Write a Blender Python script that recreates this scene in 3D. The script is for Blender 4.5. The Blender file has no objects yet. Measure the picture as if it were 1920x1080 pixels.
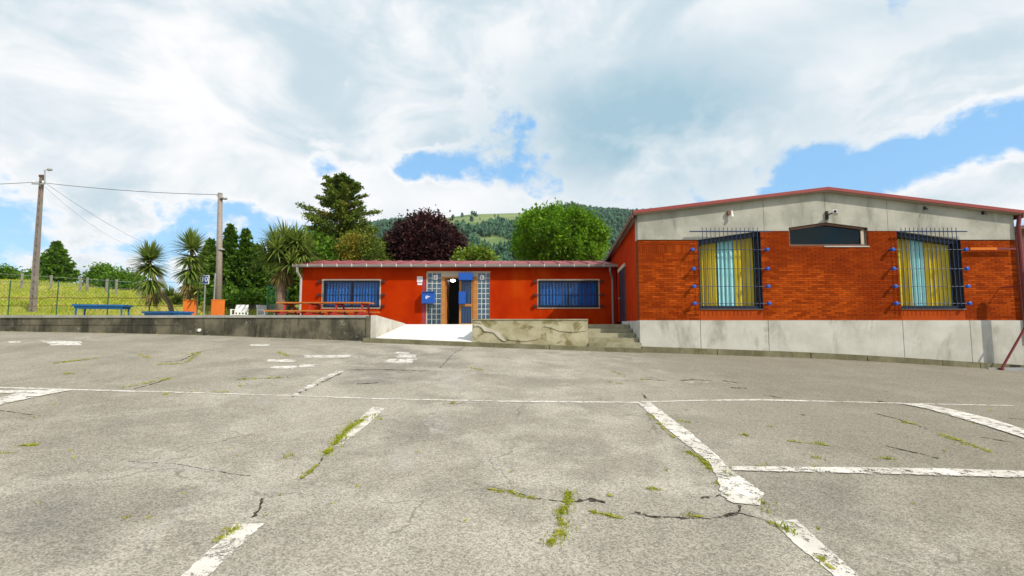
import bpy, math, random
import numpy as np
from mathutils import Vector

# ------------------------------------------------------------------ camera, sky, sun, exposure
SC = bpy.context.scene
COL = SC.collection
EYE = 1.6
F = 900.0                      # focal length in pixels of a 1920 px wide picture
PITCH = math.atan(70.0 / F)    # camera tilted slightly up
cam_d = bpy.data.cameras.new('camera'); cam = bpy.data.objects.new('camera', cam_d); COL.objects.link(cam)
cam_d.sensor_width = 36.0; cam_d.lens = F / 1920 * 36.0
cam_d.clip_start = 0.05; cam_d.clip_end = 6000
cam.location = (0, 0, EYE); cam.rotation_euler = (math.pi / 2 + PITCH, 0, 0)
SC.camera = cam

SUN = Vector((0.60, -0.46, 0.70)).normalized()      # towards the sun: high, right, behind the camera
sun_d = bpy.data.lights.new('sun', 'SUN'); sun = bpy.data.objects.new('sun', sun_d); COL.objects.link(sun)
sun_d.energy = 3.6; sun_d.angle = math.radians(0.8); sun_d.color = (1.0, 0.93, 0.80)
sun.rotation_euler = SUN.to_track_quat('Z', 'Y').to_euler()
sun.location = (20, -20, 40)

vs = SC.view_settings
vs.view_transform = 'Standard'; vs.look = 'None'; vs.gamma = 1.0; vs.use_curve_mapping = False
vs.exposure = 0.35
SC.render.film_transparent = False
SC.cycles.max_bounces = 5; SC.cycles.diffuse_bounces = 2; SC.cycles.transparent_max_bounces = 12
SC.cycles.volume_bounces = 0
SC.cycles.use_denoising = True


def ray(u, v):
    x = (u - 960) / F; up = (540 - v) / F
    c, s = math.cos(PITCH), math.sin(PITCH)
    return Vector((x, c - up * s, s + up * c))


def P(u, v, Y):
    d = ray(u, v); t = Y / d.y
    return Vector((d.x * t, Y, EYE + d.z * t))


def build_world():
    w = bpy.data.worlds.new('World'); SC.world = w; w.use_nodes = True
    w.cycles.sampling_method = 'MANUAL'; w.cycles.sample_map_resolution = 256
    nt = w.node_tree; nt.nodes.clear(); N = nt.nodes.new; L = nt.links.new
    def n(t, **k):
        o = N(t)
        for a, b in k.items(): setattr(o, a, b)
        return o
    def math_(op, a, b=None, clamp=False):
        m = n('ShaderNodeMath', operation=op, use_clamp=clamp)
        for i, s in enumerate((a, b)):
            if s is None: continue
            if isinstance(s, (int, float)): m.inputs[i].default_value = s
            else: L(s, m.inputs[i])
        return m.outputs[0]
    def sstep(x, a, b):
        m = n('ShaderNodeMapRange', interpolation_type='SMOOTHSTEP')
        L(x, m.inputs[0]); m.inputs[1].default_value = a; m.inputs[2].default_value = b
        return m.outputs[0]
    out = n('ShaderNodeOutputWorld'); bg = n('ShaderNodeBackground'); bg.inputs[1].default_value = 0.12
    sky = n('ShaderNodeTexSky', sky_type='NISHITA'); sky.sun_disc = False
    sky.sun_elevation = math.asin(SUN.z); sky.sun_rotation = math.atan2(SUN.x, SUN.y)
    sky.altitude = 200; sky.air_density = 1.0; sky.dust_density = 0.6; sky.ozone_density = 1.6
    tc = n('ShaderNodeTexCoord')
    d = tc.outputs['Generated']
    def noise(scale, detail, rough, zs=1.6, off=(0, 0, 0), dist=0.0, src=None):
        mp = n('ShaderNodeMapping'); mp.inputs['Scale'].default_value = (1, 1, zs); mp.inputs['Location'].default_value = off
        L(src or d, mp.inputs[0])
        t = n('ShaderNodeTexNoise'); t.inputs['Scale'].default_value = scale; t.inputs['Detail'].default_value = detail
        t.inputs['Roughness'].default_value = rough; t.inputs['Distortion'].default_value = dist
        L(mp.outputs[0], t.inputs[0]); return t.outputs[0]
    big = noise(2.0, 3, 0.5, 1.5, (3.1, 0.4, 1.2))
    puff = noise(7.0, 8, 0.58, 1.35, (0.7, 2.0, 0.3), 0.3)
    # cloud banks and blue gaps, each a direction in the sky with a horizontal and a vertical half width
    def blob(u, v, ru, rv):
        c = ray(u, v).normalized()
        right = Vector((c.y, -c.x, 0)).normalized(); up = right.cross(c)
        a = n('ShaderNodeVectorMath', operation='DOT_PRODUCT'); L(d, a.inputs[0]); a.inputs[1].default_value = right / (ru / F)
        b = n('ShaderNodeVectorMath', operation='DOT_PRODUCT'); L(d, b.inputs[0]); b.inputs[1].default_value = up / (rv / F)
        f = n('ShaderNodeVectorMath', operation='DOT_PRODUCT'); L(d, f.inputs[0]); f.inputs[1].default_value = c
        r = math_('ADD', math_('MULTIPLY', a.outputs['Value'], a.outputs['Value']), math_('MULTIPLY', b.outputs['Value'], b.outputs['Value']))
        e = math_('POWER', 2.718, math_('MULTIPLY', r, -1.0))
        return math_('MULTIPLY', e, sstep(f.outputs['Value'], 0.0, 0.3))
    fine = noise(17.0, 6, 0.62, 1.3, (2.7, 1.0, 4.3), 0.2)
    dens = math_('ADD', math_('MULTIPLY', big, 0.45), math_('MULTIPLY', puff, 1.65))
    dens = math_('ADD', dens, math_('MULTIPLY', fine, 0.75))
    dens = math_('ADD', dens, -0.99)
    for (u, v, ru, rv, amp) in [(915, 318, 95, 60, -0.46), (800, 305, 60, 45, -0.38), (612, 325, 50, 62, -0.46), (1740, 302, 230, 46, -0.48), (1520, 318, 95, 60, -0.34),
                                (672, 148, 65, 28, -0.36), (1905, 195, 60, 40, -0.45), (425, 400, 80, 50, -0.48), (300, 470, 140, 40, -0.30), (60, 400, 80, 30, -0.2),
                                (815, 378, 105, 36, 0.75), (930, 388, 60, 22, 0.50), (1895, 348, 110, 32, 0.70), (545, 345, 45, 50, 0.40), (1415, 350, 45, 40, 0.30),
                                (1180, 230, 170, 150, 0.35), (735, 215, 80, 60, 0.40), (1000, 60, 900, 90, 0.40), (250, 160, 320, 140, 0.40), (1700, 165, 260, 50, 0.42), (130, 430, 150, 60, 0.15)]:
        dens = math_('ADD', dens, math_('MULTIPLY', blob(u, v, ru, rv), amp))
    cover = sstep(dens, 0.17, 0.45)
    # deep parts of the cloud are greyer seen from below, thin rims and towers white
    shade = noise(4.0, 7, 0.58, 1.8, (1.4, 5.2, 0.8), 0.5)
    thick = sstep(dens, 0.34, 0.66)
    g = math_('MULTIPLY', thick, sstep(math_('ADD', math_('MULTIPLY', shade, 0.8), math_('MULTIPLY', puff, 0.2)), 0.36, 0.62))
    g = math_('MULTIPLY', g, 0.66)
    mass = math_('MULTIPLY', blob(1200, 235, 300, 150), sstep(math_('ADD', math_('MULTIPLY', puff, 0.6), math_('MULTIPLY', shade, 0.4)), 0.22, 0.56))
    mass = math_('MULTIPLY', mass, math_('ADD', math_('MULTIPLY', fine, 0.5), 0.85))
    mass = math_('MAXIMUM', mass, math_('MULTIPLY', blob(1520, 70, 330, 70), math_('MULTIPLY', shade, 1.2)))
    g = math_('MAXIMUM', g, mass)
    g = math_('MULTIPLY', g, math_('SUBTRACT', 1.0, math_('MULTIPLY', blob(850, 378, 190, 45), 0.9)), clamp=True)
    cm = n('ShaderNodeMix', data_type='RGBA'); L(g, cm.inputs[0])
    cm.inputs[6].default_value = (6.7, 6.7, 6.75, 1); cm.inputs[7].default_value = (2.55, 3.85, 4.6, 1)
    # clear air: the Nishita sky, lightened by thin high cloud
    veil = n('ShaderNodeMix', data_type='RGBA'); veil.inputs[0].default_value = 0.62
    L(sky.outputs[0], veil.inputs[6]); veil.inputs[7].default_value = (2.0, 4.5, 7.4, 1)
    mx = n('ShaderNodeMix', data_type='RGBA'); L(cover, mx.inputs[0]); L(veil.outputs[2], mx.inputs[6]); L(cm.outputs[2], mx.inputs[7])
    L(mx.outputs[2], bg.inputs[0]); L(bg.outputs[0], out.inputs[0])


build_world()

# ------------------------------------------------------------------ helpers
RND = random.Random(7)
NPR = np.random.default_rng(11)
WLOC = {}


class MB:
    """collects faces in world space; build() makes ONE mesh object"""
    def __init__(s): s.v = []; s.f = []
    def add(s, vs_, fs):
        b = len(s.v); s.v += [tuple(p) for p in vs_]; s.f += [tuple(b + i for i in f) for f in fs]; return s
    def box(s, x0, x1, y0, y1, z0, z1):
        return s.add([(x0, y0, z0), (x1, y0, z0), (x1, y1, z0), (x0, y1, z0), (x0, y0, z1), (x1, y0, z1), (x1, y1, z1), (x0, y1, z1)],
                     [(0, 3, 2, 1), (4, 5, 6, 7), (0, 1, 5, 4), (1, 2, 6, 5), (2, 3, 7, 6), (3, 0, 4, 7)])
    def hexa(s, p):   # eight points: bottom four, top four
        return s.add(p, [(0, 3, 2, 1), (4, 5, 6, 7), (0, 1, 5, 4), (1, 2, 6, 5), (2, 3, 7, 6), (3, 0, 4, 7)])
    def obox(s, c, ex, ey, ez):
        c = Vector(c); ex = Vector(ex); ey = Vector(ey); ez = Vector(ez)
        return s.hexa([c - ex - ey - ez, c + ex - ey - ez, c + ex + ey - ez, c - ex + ey - ez, c - ex - ey + ez, c + ex - ey + ez, c + ex + ey + ez, c - ex + ey + ez])
    def prism(s, poly, y0, y1):   # polygon in x,z (counter clockwise seen from -y) extruded in y
        k = len(poly)
        vs_ = [(x, y0, z) for x, z in poly] + [(x, y1, z) for x, z in poly]
        fs = [tuple(range(k)), tuple(range(2 * k - 1, k - 1, -1))]
        for i in range(k):
            j = (i + 1) % k; fs.append((i, i + k, j + k, j))
        return s.add(vs_, fs)
    def tube(s, pts, r, seg=8, cap=True):
        pts = [Vector(p) for p in pts]; rs = r if isinstance(r, (list, tuple)) else [r] * len(pts)
        b = len(s.v); ref = None
        for i, p in enumerate(pts):
            t = (pts[min(i + 1, len(pts) - 1)] - pts[max(i - 1, 0)]).normalized()
            if ref is None or abs(ref.dot(t)) > 0.95: ref = Vector((0, 0, 1)) if abs(t.z) < 0.9 else Vector((1, 0, 0))
            a = t.cross(ref).normalized(); c = t.cross(a).normalized()
            for k in range(seg):
                th = 2 * math.pi * k / seg
                s.v.append(tuple(p + (a * math.cos(th) + c * math.sin(th)) * rs[i]))
        for i in range(len(pts) - 1):
            for k in range(seg):
                q = (k + 1) % seg
                s.f.append((b + i * seg + k, b + (i + 1) * seg + k, b + (i + 1) * seg + q, b + i * seg + q))
        if cap:
            s.f.append(tuple(b + k for k in range(seg))); e = b + (len(pts) - 1) * seg
            s.f.append(tuple(e + k for k in reversed(range(seg))))
        return s
    def bar(s, a, b, w, h):
        a = Vector(a); b = Vector(b); t = (b - a); l = t.length / 2; t.normalize()
        up = Vector((0, 0, 1)) if abs(t.z) < 0.95 else Vector((0, 1, 0))
        sd = t.cross(up).normalized(); up = sd.cross(t)
        return s.obox((a + b) / 2, t * l, sd * (w / 2), up * (h / 2))
    def build(s, name, mat, parent=None, smooth=False, fix=True):
        a = np.array(s.v)
        org = Vector(((a[:, 0].min() + a[:, 0].max()) / 2, (a[:, 1].min() + a[:, 1].max()) / 2, a[:, 2].min()))
        me = bpy.data.meshes.new(name)
        me.from_pydata((a - np.array(org)).tolist(), [], s.f); me.update()
        if fix:
            import bmesh
            bm = bmesh.new(); bm.from_mesh(me); bmesh.ops.recalc_face_normals(bm, faces=bm.faces[:]); bm.to_mesh(me); bm.free()
        if smooth:
            me.polygons.foreach_set('use_smooth', [True] * len(me.polygons))
        me.materials.append(mat)
        return link(name, me, org, parent)


def link(name, data, org, parent=None):
    o = bpy.data.objects.new(name, data); COL.objects.link(o)
    org = Vector(org)
    if parent is not None:
        o.parent = parent; o.location = org - WLOC[parent.name]
    else: o.location = org
    WLOC[o.name] = org
    return o


def thing(name, loc, label, cat, group=None):
    o = link(name, None, loc); o.empty_display_size = 0.2
    return tag(o, label, cat, group)


def tag(o, label, cat, group=None):
    o['label'] = label; o['category'] = cat
    if group: o['group'] = group
    return o


def struct(o): o['kind'] = 'structure'; return o
def stuff(o): o['kind'] = 'stuff'; return o


def npmesh(name, verts, quads, mat, org, parent=None, smooth=False):
    """verts (n,3) world, quads (m,k)"""
    me = bpy.data.meshes.new(name); k = quads.shape[1]
    v = (verts - np.array(org)).astype(np.float32)
    me.vertices.add(len(v)); me.vertices.foreach_set('co', v.ravel())
    me.loops.add(quads.size); me.loops.foreach_set('vertex_index', quads.ravel().astype(np.int32))
    me.polygons.add(len(quads)); me.polygons.foreach_set('loop_start', np.arange(0, quads.size, k, dtype=np.int32))
    me.update(calc_edges=True); me.validate()
    if smooth: me.polygons.foreach_set('use_smooth', [True] * len(me.polygons))
    me.materials.append(mat)
    return link(name, me, org, parent)


# ------------------------------------------------------------------ materials
def srgb(r, g, b):
    f = lambda c: (c / 255 / 12.92) if c / 255 <= 0.04045 else ((c / 255 + 0.055) / 1.055) ** 2.4
    return (f(r), f(g), f(b))


class NT:
    def __init__(s, name):
        s.m = bpy.data.materials.new(name); s.m.use_nodes = True; s.t = s.m.node_tree; s.t.nodes.clear()
        s.out = s.n('ShaderNodeOutputMaterial'); s.geo = s.n('ShaderNodeNewGeometry'); s.pos = s.geo.outputs['Position']
    def n(s, t, **k):
        o = s.t.nodes.new(t)
        for a, b in k.items(): setattr(o, a, b)
        return o
    def l(s, a, b): s.t.links.new(a, b)
    def val(s, x, sock):
        if hasattr(x, 'is_linked') or hasattr(x, 'links'): s.l(x, sock)
        else: sock.default_value = x
    def noise(s, scale, detail=4, rough=0.55, stretch=(1, 1, 1), dist=0.0, off=(0, 0, 0)):
        mp = s.n('ShaderNodeMapping'); mp.inputs['Scale'].default_value = stretch; mp.inputs['Location'].default_value = off
        s.l(s.pos, mp.inputs[0])
        t = s.n('ShaderNodeTexNoise'); t.inputs['Scale'].default_value = scale; t.inputs['Detail'].default_value = detail
        t.inputs['Roughness'].default_value = rough; t.inputs['Distortion'].default_value = dist
        s.l(mp.outputs[0], t.inputs[0]); return t.outputs[0]
    def ramp(s, x, a, b, lo=0.0, hi=1.0):
        m = s.n('ShaderNodeMapRange', interpolation_type='SMOOTHSTEP'); s.l(x, m.inputs[0])
        m.inputs[1].default_value = a; m.inputs[2].default_value = b; m.inputs[3].default_value = lo; m.inputs[4].default_value = hi
        return m.outputs[0]
    def mix(s, f, a, b):
        m = s.n('ShaderNodeMix', data_type='RGBA')
        s.val(f, m.inputs[0])
        for x, i in ((a, 6), (b, 7)):
            if isinstance(x, tuple): m.inputs[i].default_value = (x[0], x[1], x[2], 1)
            else: s.l(x, m.inputs[i])
        return m.outputs[2]
    def math(s, op, a, b=0.0, clamp=False):
        m = s.n('ShaderNodeMath', operation=op, use_clamp=clamp); s.val(a, m.inputs[0]); s.val(b, m.inputs[1]); return m.outputs[0]
    def bsdf(s, col, rough=0.85, bump=None, strength=0.3, dist=0.01, metal=0.0, spec=0.3):
        b = s.n('ShaderNodeBsdfPrincipled')
        if isinstance(col, tuple): b.inputs['Base Color'].default_value = (*col[:3], 1)
        else: s.l(col, b.inputs['Base Color'])
        s.val(rough, b.inputs['Roughness']); b.inputs['Metallic'].default_value = metal
        b.inputs['Specular IOR Level'].default_value = spec
        if bump is not None:
            bp = s.n('ShaderNodeBump'); bp.inputs['Strength'].default_value = strength; bp.inputs['Distance'].default_value = dist
            s.l(bump, bp.inputs['Height']); s.l(bp.outputs[0], b.inputs['Normal'])
        return b
    def done(s, sh): s.l(sh.outputs[0], s.out.inputs[0]); return s.m


def weathered(name, c1, c2, scale=1.5, rough=0.85, grain=60, bump=0.25, dirt=None, dirt_amt=0.5, dirt_scale=1.2, dirt_stretch=(1, 1, 1), dirt_lo=0.5, dirt_hi=0.7, spec=0.3, off=(0, 0, 0)):
    t = NT(name)
    a = t.ramp(t.noise(scale, 6, 0.62, off=off), 0.32, 0.68)
    col = t.mix(a, c1, c2)
    g = t.noise(grain, 3, 0.6)
    col = t.mix(t.ramp(g, 0.3, 0.7, 0.0, 0.22), col, tuple(x * 0.55 for x in c1))
    if dirt:
        dn = t.ramp(t.noise(dirt_scale, 7, 0.65, dirt_stretch, 0.4, off), dirt_lo, dirt_hi, 0, dirt_amt)
        col = t.mix(dn, col, dirt)
    return t.done(t.bsdf(col, rough, g, bump, 0.006, spec=spec))


def painted(name, c, rough=0.45, metal=0.0, var=0.25, spec=0.4):
    t = NT(name)
    a = t.ramp(t.noise(6, 5, 0.6), 0.3, 0.75)
    col = t.mix(t.math('MULTIPLY', a, var), c, tuple(x * 0.5 + 0.01 for x in c))
    return t.done(t.bsdf(col, rough, t.noise(90, 2), 0.06, 0.003, metal, spec))


def leafmat(name, dark, light, trans=0.25, third=None, third_p=0.06):
    t = NT(name)
    r = t.geo.outputs['Random Per Island']
    col = t.mix(t.ramp(r, 0.0, 1.0), dark, light)
    big = t.ramp(t.noise(0.9, 3), 0.35, 0.65)
    col = t.mix(t.math('MULTIPLY', big, 0.45), col, dark)
    if third:
        col = t.mix(t.ramp(t.noise(0.55, 3, off=(5, 2, 1)), 0.56, 0.66, 0, 0.8), col, third)
    b = t.bsdf(col, 0.6, spec=0.25)
    tr = t.n('ShaderNodeBsdfTranslucent'); t.l(col, tr.inputs[0])
    ms = t.n('ShaderNodeMixShader'); ms.inputs[0].default_value = trans
    t.l(b.outputs[0], ms.inputs[1]); t.l(tr.outputs[0], ms.inputs[2])
    return t.done(ms)


def glassmat(name, tint, gloss=0.12, rough=0.03):
    t = NT(name)
    tr = t.n('ShaderNodeBsdfTransparent'); tr.inputs[0].default_value = (*tint, 1)
    gl = t.n('ShaderNodeBsdfGlossy'); gl.inputs['Roughness'].default_value = rough; gl.inputs[0].default_value = (0.9, 0.95, 1, 1)
    fr = t.n('ShaderNodeFresnel'); fr.inputs[0].default_value = 1.5
    f = t.math('MULTIPLY', t.math('MULTIPLY', fr.outputs[0], gloss), t.math('SUBTRACT', 1.0, t.geo.outputs['Backfacing']), True)
    ms = t.n('ShaderNodeMixShader'); t.l(f, ms.inputs[0]); t.l(tr.outputs[0], ms.inputs[1]); t.l(gl.outputs[0], ms.inputs[2])
    return t.done(ms)


def mat_asphalt():
    t = NT('worn_asphalt')
    big = t.noise(0.45, 6, 0.65, dist=0.6)
    med = t.noise(1.3, 6, 0.65, off=(4, 1, 0))
    streak = t.noise(0.8, 6, 0.6, (1.0, 0.35, 1), 0.6, (9, 3, 0))
    fine = t.noise(75, 3, 0.7)
    vo = t.n('ShaderNodeTexVoronoi'); vo.inputs['Scale'].default_value = 95; t.l(t.pos, vo.inputs[0])
    col = t.mix(t.ramp(big, 0.33, 0.66), (0.232, 0.214, 0.178), (0.330, 0.306, 0.256))
    col = t.mix(t.ramp(med, 0.45, 0.66, 0, 0.8), col, (0.375, 0.350, 0.296))
    col = t.mix(t.ramp(streak, 0.58, 0.74, 0, 0.55), col, (0.43, 0.405, 0.345))
    col = t.mix(t.ramp(t.noise(0.6, 6, 0.65, off=(2, 8, 0)), 0.52, 0.70, 0, 0.65), col, (0.165, 0.156, 0.135))
    moss = t.ramp(t.noise(1.7, 7, 0.7, off=(7, 7, 0)), 0.62, 0.75, 0, 0.30)
    col = t.mix(moss, col, (0.26, 0.235, 0.12))
    hair = t.n('ShaderNodeTexVoronoi', feature='DISTANCE_TO_EDGE'); hair.inputs['Scale'].default_value = 0.42
    wob = t.n('ShaderNodeMixRGB'); wob.blend_type = 'ADD'; wob.inputs[0].default_value = 0.55
    wn3 = t.n('ShaderNodeTexNoise'); wn3.inputs['Scale'].default_value = 2.2; wn3.inputs['Detail'].default_value = 6; t.l(t.pos, wn3.inputs[0])
    t.l(t.pos, wob.inputs[1]); t.l(wn3.outputs['Color'], wob.inputs[2]); t.l(wob.outputs[0], hair.inputs[0])
    hc = t.math('MULTIPLY', t.ramp(hair.outputs['Distance'], 0.0, 0.010, 1, 0), t.ramp(t.noise(0.9, 3, off=(3, 9, 0)), 0.50, 0.60))
    pale = t.math('MULTIPLY', t.ramp(hair.outputs['Distance'], 0.0, 0.08, 1, 0), t.ramp(t.noise(1.1, 4, off=(1, 2, 0)), 0.46, 0.62))
    col = t.mix(t.math('MULTIPLY', pale, 0.45), col, (0.44, 0.42, 0.36))
    col = t.mix(t.math('MULTIPLY', hc, 0.45), col, (0.075, 0.068, 0.050))
    spots = t.ramp(t.noise(3.5, 3, 0.6, off=(11, 4, 0)), 0.68, 0.74, 0, 0.5)
    col = t.mix(spots, col, (0.11, 0.105, 0.095))
    sx = t.n('ShaderNodeSeparateXYZ'); t.l(t.pos, sx.inputs[0])
    edge = t.math('ADD', sx.outputs[0], t.math('MULTIPLY', big, 3.0))
    col = t.mix(t.ramp(edge, 2.6, 6.2, 0, 0.72), col, (0.190, 0.172, 0.132))
    edge2 = t.math('ADD', t.math('MULTIPLY', sx.outputs[0], -1.0), t.math('MULTIPLY', med, 3.0))
    col = t.mix(t.ramp(edge2, 4.0, 8.5, 0, 0.40), col, (0.215, 0.192, 0.140))
    # aggregate: dark and pale chippings
    wn = t.n('ShaderNodeMix', data_type='RGBA', blend_type='MULTIPLY'); wn.inputs[0].default_value = 0.85
    t.l(col, wn.inputs[6])
    chip = t.n('ShaderNodeValToRGB'); chip.color_ramp.interpolation = 'LINEAR'
    e = chip.color_ramp.elements; e[0].position = 0.0; e[0].color = (0.55, 0.54, 0.52, 1); e[1].position = 1.0; e[1].color = (1.45, 1.45, 1.42, 1)
    sep = t.n('ShaderNodeSeparateColor'); t.l(vo.outputs['Color'], sep.inputs[0])
    t.l(sep.outputs[0], chip.inputs[0]); t.l(chip.outputs[0], wn.inputs[7])
    col = t.mix(t.ramp(fine, 0.58, 0.72, 0, 0.45), wn.outputs[2], (0.13, 0.125, 0.115))
    h = t.math('ADD', t.math('MULTIPLY', fine, 0.6), t.math('MULTIPLY', vo.outputs['Distance'], -0.5))
    return t.done(t.bsdf(col, 0.92, h, 0.55, 0.012, spec=0.2))


def mat_paint(name='worn_road_paint', lo=0.50):
    t = NT(name)
    w = t.noise(9, 8, 0.7, dist=0.3); w2 = t.noise(55, 4, 0.7)
    wear = t.math('ADD', t.math('MULTIPLY', w, 0.6), t.math('MULTIPLY', w2, 0.4))
    m = t.ramp(wear, lo, lo + 0.085)
    col = t.mix(t.ramp(t.noise(3, 4), 0.3, 0.7), (0.66, 0.63, 0.57), (0.52, 0.49, 0.43))
    b = t.bsdf(col, 0.75, w2, 0.3, 0.004)
    tr = t.n('ShaderNodeBsdfTransparent')
    ms = t.n('ShaderNodeMixShader'); t.l(m, ms.inputs[0]); t.l(b.outputs[0], ms.inputs[1]); t.l(tr.outputs[0], ms.inputs[2])
    return t.done(ms)


def mat_faint_paint():
    t = NT('scuffed_faint_paint')
    w = t.noise(11, 6, 0.8)
    m = t.ramp(w, 0.34, 0.60, 0.40, 1.0)
    b = t.bsdf((0.52, 0.50, 0.45), 0.8)
    tr = t.n('ShaderNodeBsdfTransparent')
    ms = t.n('ShaderNodeMixShader'); t.l(m, ms.inputs[0]); t.l(b.outputs[0], ms.inputs[1]); t.l(tr.outputs[0], ms.inputs[2])
    return t.done(ms)


def mat_grass_ground():
    t = NT('meadow_ground')
    a = t.ramp(t.noise(0.35, 6, 0.65), 0.35, 0.65)
    col = t.mix(a, (0.20, 0.25, 0.025), (0.40, 0.34, 0.09))
    col = t.mix(t.ramp(t.noise(2.5, 6, 0.7), 0.4, 0.7, 0, 0.7), col, (0.21, 0.26, 0.03))
    return t.done(t.bsdf(col, 0.95, t.noise(12, 5, 0.7), 0.8, 0.08, spec=0.1))


def mat_hill():
    t = NT('hillside')
    col = t.mix(t.ramp(t.noise(0.011, 7, 0.65), 0.38, 0.62), (0.095, 0.155, 0.045), (0.20, 0.24, 0.095))
    col = t.mix(t.ramp(t.noise(0.03, 6, 0.7, off=(3, 3, 3)), 0.55, 0.68, 0, 0.7), col, (0.05, 0.095, 0.035))
    col = t.mix(t.ramp(t.noise(0.06, 6, 0.7, off=(9, 1, 3)), 0.62, 0.70, 0, 0.6), col, (0.28, 0.27, 0.22))
    return t.done(t.bsdf(col, 0.95, spec=0.1))


def mat_brick(island):
    t = NT('orange_brick' + ('_joined' if island else ''))
    if island: r = t.geo.outputs['Random Per Island']
    else: r = t.n('ShaderNodeObjectInfo').outputs['Random']
    col = t.mix(r, (0.22, 0.030, 0.002), (0.47, 0.080, 0.006))
    col = t.mix(t.ramp(t.noise(0.7, 5, 0.6), 0.40, 0.64, 0, 0.75), col, (0.19, 0.022, 0.001))
    return t.done(t.bsdf(col, 0.8, t.noise(70, 3), 0.3, 0.004, spec=0.05))


def mat_concrete_panel():
    t = NT('streaked_concrete')
    col = t.mix(t.ramp(t.noise(1.1, 6, 0.65), 0.33, 0.67), (0.30, 0.295, 0.255), (0.43, 0.42, 0.37))
    col = t.mix(t.ramp(t.noise(1.3, 7, 0.7, (1, 1, 0.22), 0.3), 0.50, 0.66, 0, 0.62), col, (0.155, 0.155, 0.13))
    col = t.mix(t.ramp(t.noise(2.4, 6, 0.65, (1, 1, 0.3), 0.3, (4, 4, 4)), 0.60, 0.72, 0, 0.5), col, (0.52, 0.51, 0.46))
    return t.done(t.bsdf(col, 0.9, t.noise(45, 4), 0.25, 0.006, spec=0.2))


def mat_mossy():
    t = NT('blackened_concrete')
    col = t.mix(t.ramp(t.noise(1.6, 6, 0.65), 0.33, 0.67), (0.060, 0.056, 0.040), (0.16, 0.145, 0.10))
    col = t.mix(t.ramp(t.noise(2.2, 7, 0.7, (1, 1, 0.25), 0.3), 0.45, 0.62, 0, 0.85), col, (0.032, 0.031, 0.024))
    col = t.mix(t.ramp(t.noise(5, 5, 0.7, off=(1, 5, 2)), 0.60, 0.70, 0, 0.6), col, (0.30, 0.29, 0.23))
    return t.done(t.bsdf(col, 0.95, t.noise(30, 4), 0.4, 0.01, spec=0.15))


def mat_wood(name, c1, c2):
    t = NT(name)
    g = t.noise(3.5, 6, 0.6, (0.25, 6, 6))
    col = t.mix(t.ramp(g, 0.3, 0.7), c1, c2)
    return t.done(t.bsdf(col, 0.6, g, 0.25, 0.004))


def mat_curtain(name, c, c2):
    t = NT(name)
    col = t.mix(t.ramp(t.noise(2.5, 4, 0.6, (3, 1, 0.3)), 0.35, 0.65), c, c2)
    b = t.bsdf(col, 0.9, t.noise(300, 1), 0.2, 0.002, spec=0.1)
    return t.done(b)


def emit(name, c, s):
    t = NT(name); e = t.n('ShaderNodeEmission'); e.inputs[0].default_value = (*c, 1); e.inputs[1].default_value = s
    return t.done(e)


M = {}
M['asphalt'] = mat_asphalt(); M['paint'] = mat_paint(); M['paint_worn'] = mat_paint('badly_worn_road_paint', 0.47); M['scuff'] = mat_faint_paint()
def mat_broken(name, c1, c2, scale, lo, hi):
    t = NT(name)
    b = t.bsdf(t.mix(t.ramp(t.noise(30, 4), .35, .65), c1, c2), 1.0, t.noise(60, 4), 0.6, 0.01, spec=0.1)
    m = t.ramp(t.noise(scale, 6, 0.7, dist=0.3), lo, hi)
    tr = t.n('ShaderNodeBsdfTransparent'); ms = t.n('ShaderNodeMixShader')
    t.l(m, ms.inputs[0]); t.l(b.outputs[0], ms.inputs[1]); t.l(tr.outputs[0], ms.inputs[2])
    return t.done(ms)


M['crack'] = mat_broken('crack_soil', (0.022, 0.020, 0.016), (0.085, 0.075, 0.055), 16, 0.48, 0.60)
M['moss'] = mat_broken('yellow_green_moss', (0.20, 0.21, 0.020), (0.34, 0.31, 0.045), 13, 0.38, 0.58)
M['soil'] = weathered('planter_soil', (0.030, 0.028, 0.024), (0.075, 0.070, 0.06), 8, 1.0)
M['crackpale'] = weathered('crumbled_asphalt', (0.40, 0.37, 0.31), (0.28, 0.26, 0.22), 12, 1.0)
M['meadow'] = mat_grass_ground(); M['hill'] = mat_hill()
M['brick'] = mat_brick(False); M['bricks'] = mat_brick(True)
M['mortar'] = weathered('mortar', (0.17, 0.040, 0.010), (0.24, 0.065, 0.020), 2, 0.95, spec=.05)
M['panel'] = mat_concrete_panel(); M['mossy'] = mat_mossy()
M['plinth'] = weathered('pale_plinth_concrete', (0.44, 0.43, 0.38), (0.56, 0.55, 0.50), 1.4, 0.9, 40, 0.3, (0.22, 0.21, 0.16), 0.7, 1.7, (1, 1, 0.4), 0.49, 0.70)
M['coping'] = weathered('coping_concrete', (0.27, 0.27, 0.25), (0.38, 0.37, 0.34), 2.0, 0.9, 40, 0.3, (0.12, 0.115, 0.09), 0.5)
M['render_old'] = weathered('flaking_cement_render', (0.46, 0.42, 0.29), (0.29, 0.255, 0.14), 2.6, 0.95, 35, 0.6, (0.15, 0.125, 0.04), 0.8, 2.2, (1, 1, 1.4), 0.50, 0.62)
M['render_pale'] = weathered('pale_flaked_patch', (0.56, 0.51, 0.42), (0.44, 0.40, 0.31), 4, 0.95)
M['kerb'] = weathered('mossy_kerb', (0.20, 0.185, 0.115), (0.11, 0.10, 0.055), 2.5, 0.95, 30, 0.5, (0.10, 0.095, 0.03), 0.6, 3.0)
M['step'] = weathered('mossy_steps', (0.36, 0.335, 0.235), (0.24, 0.22, 0.13), 2.5, 0.95, 30, 0.5, (0.12, 0.11, 0.05), 0.6, 3.0)
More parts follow.
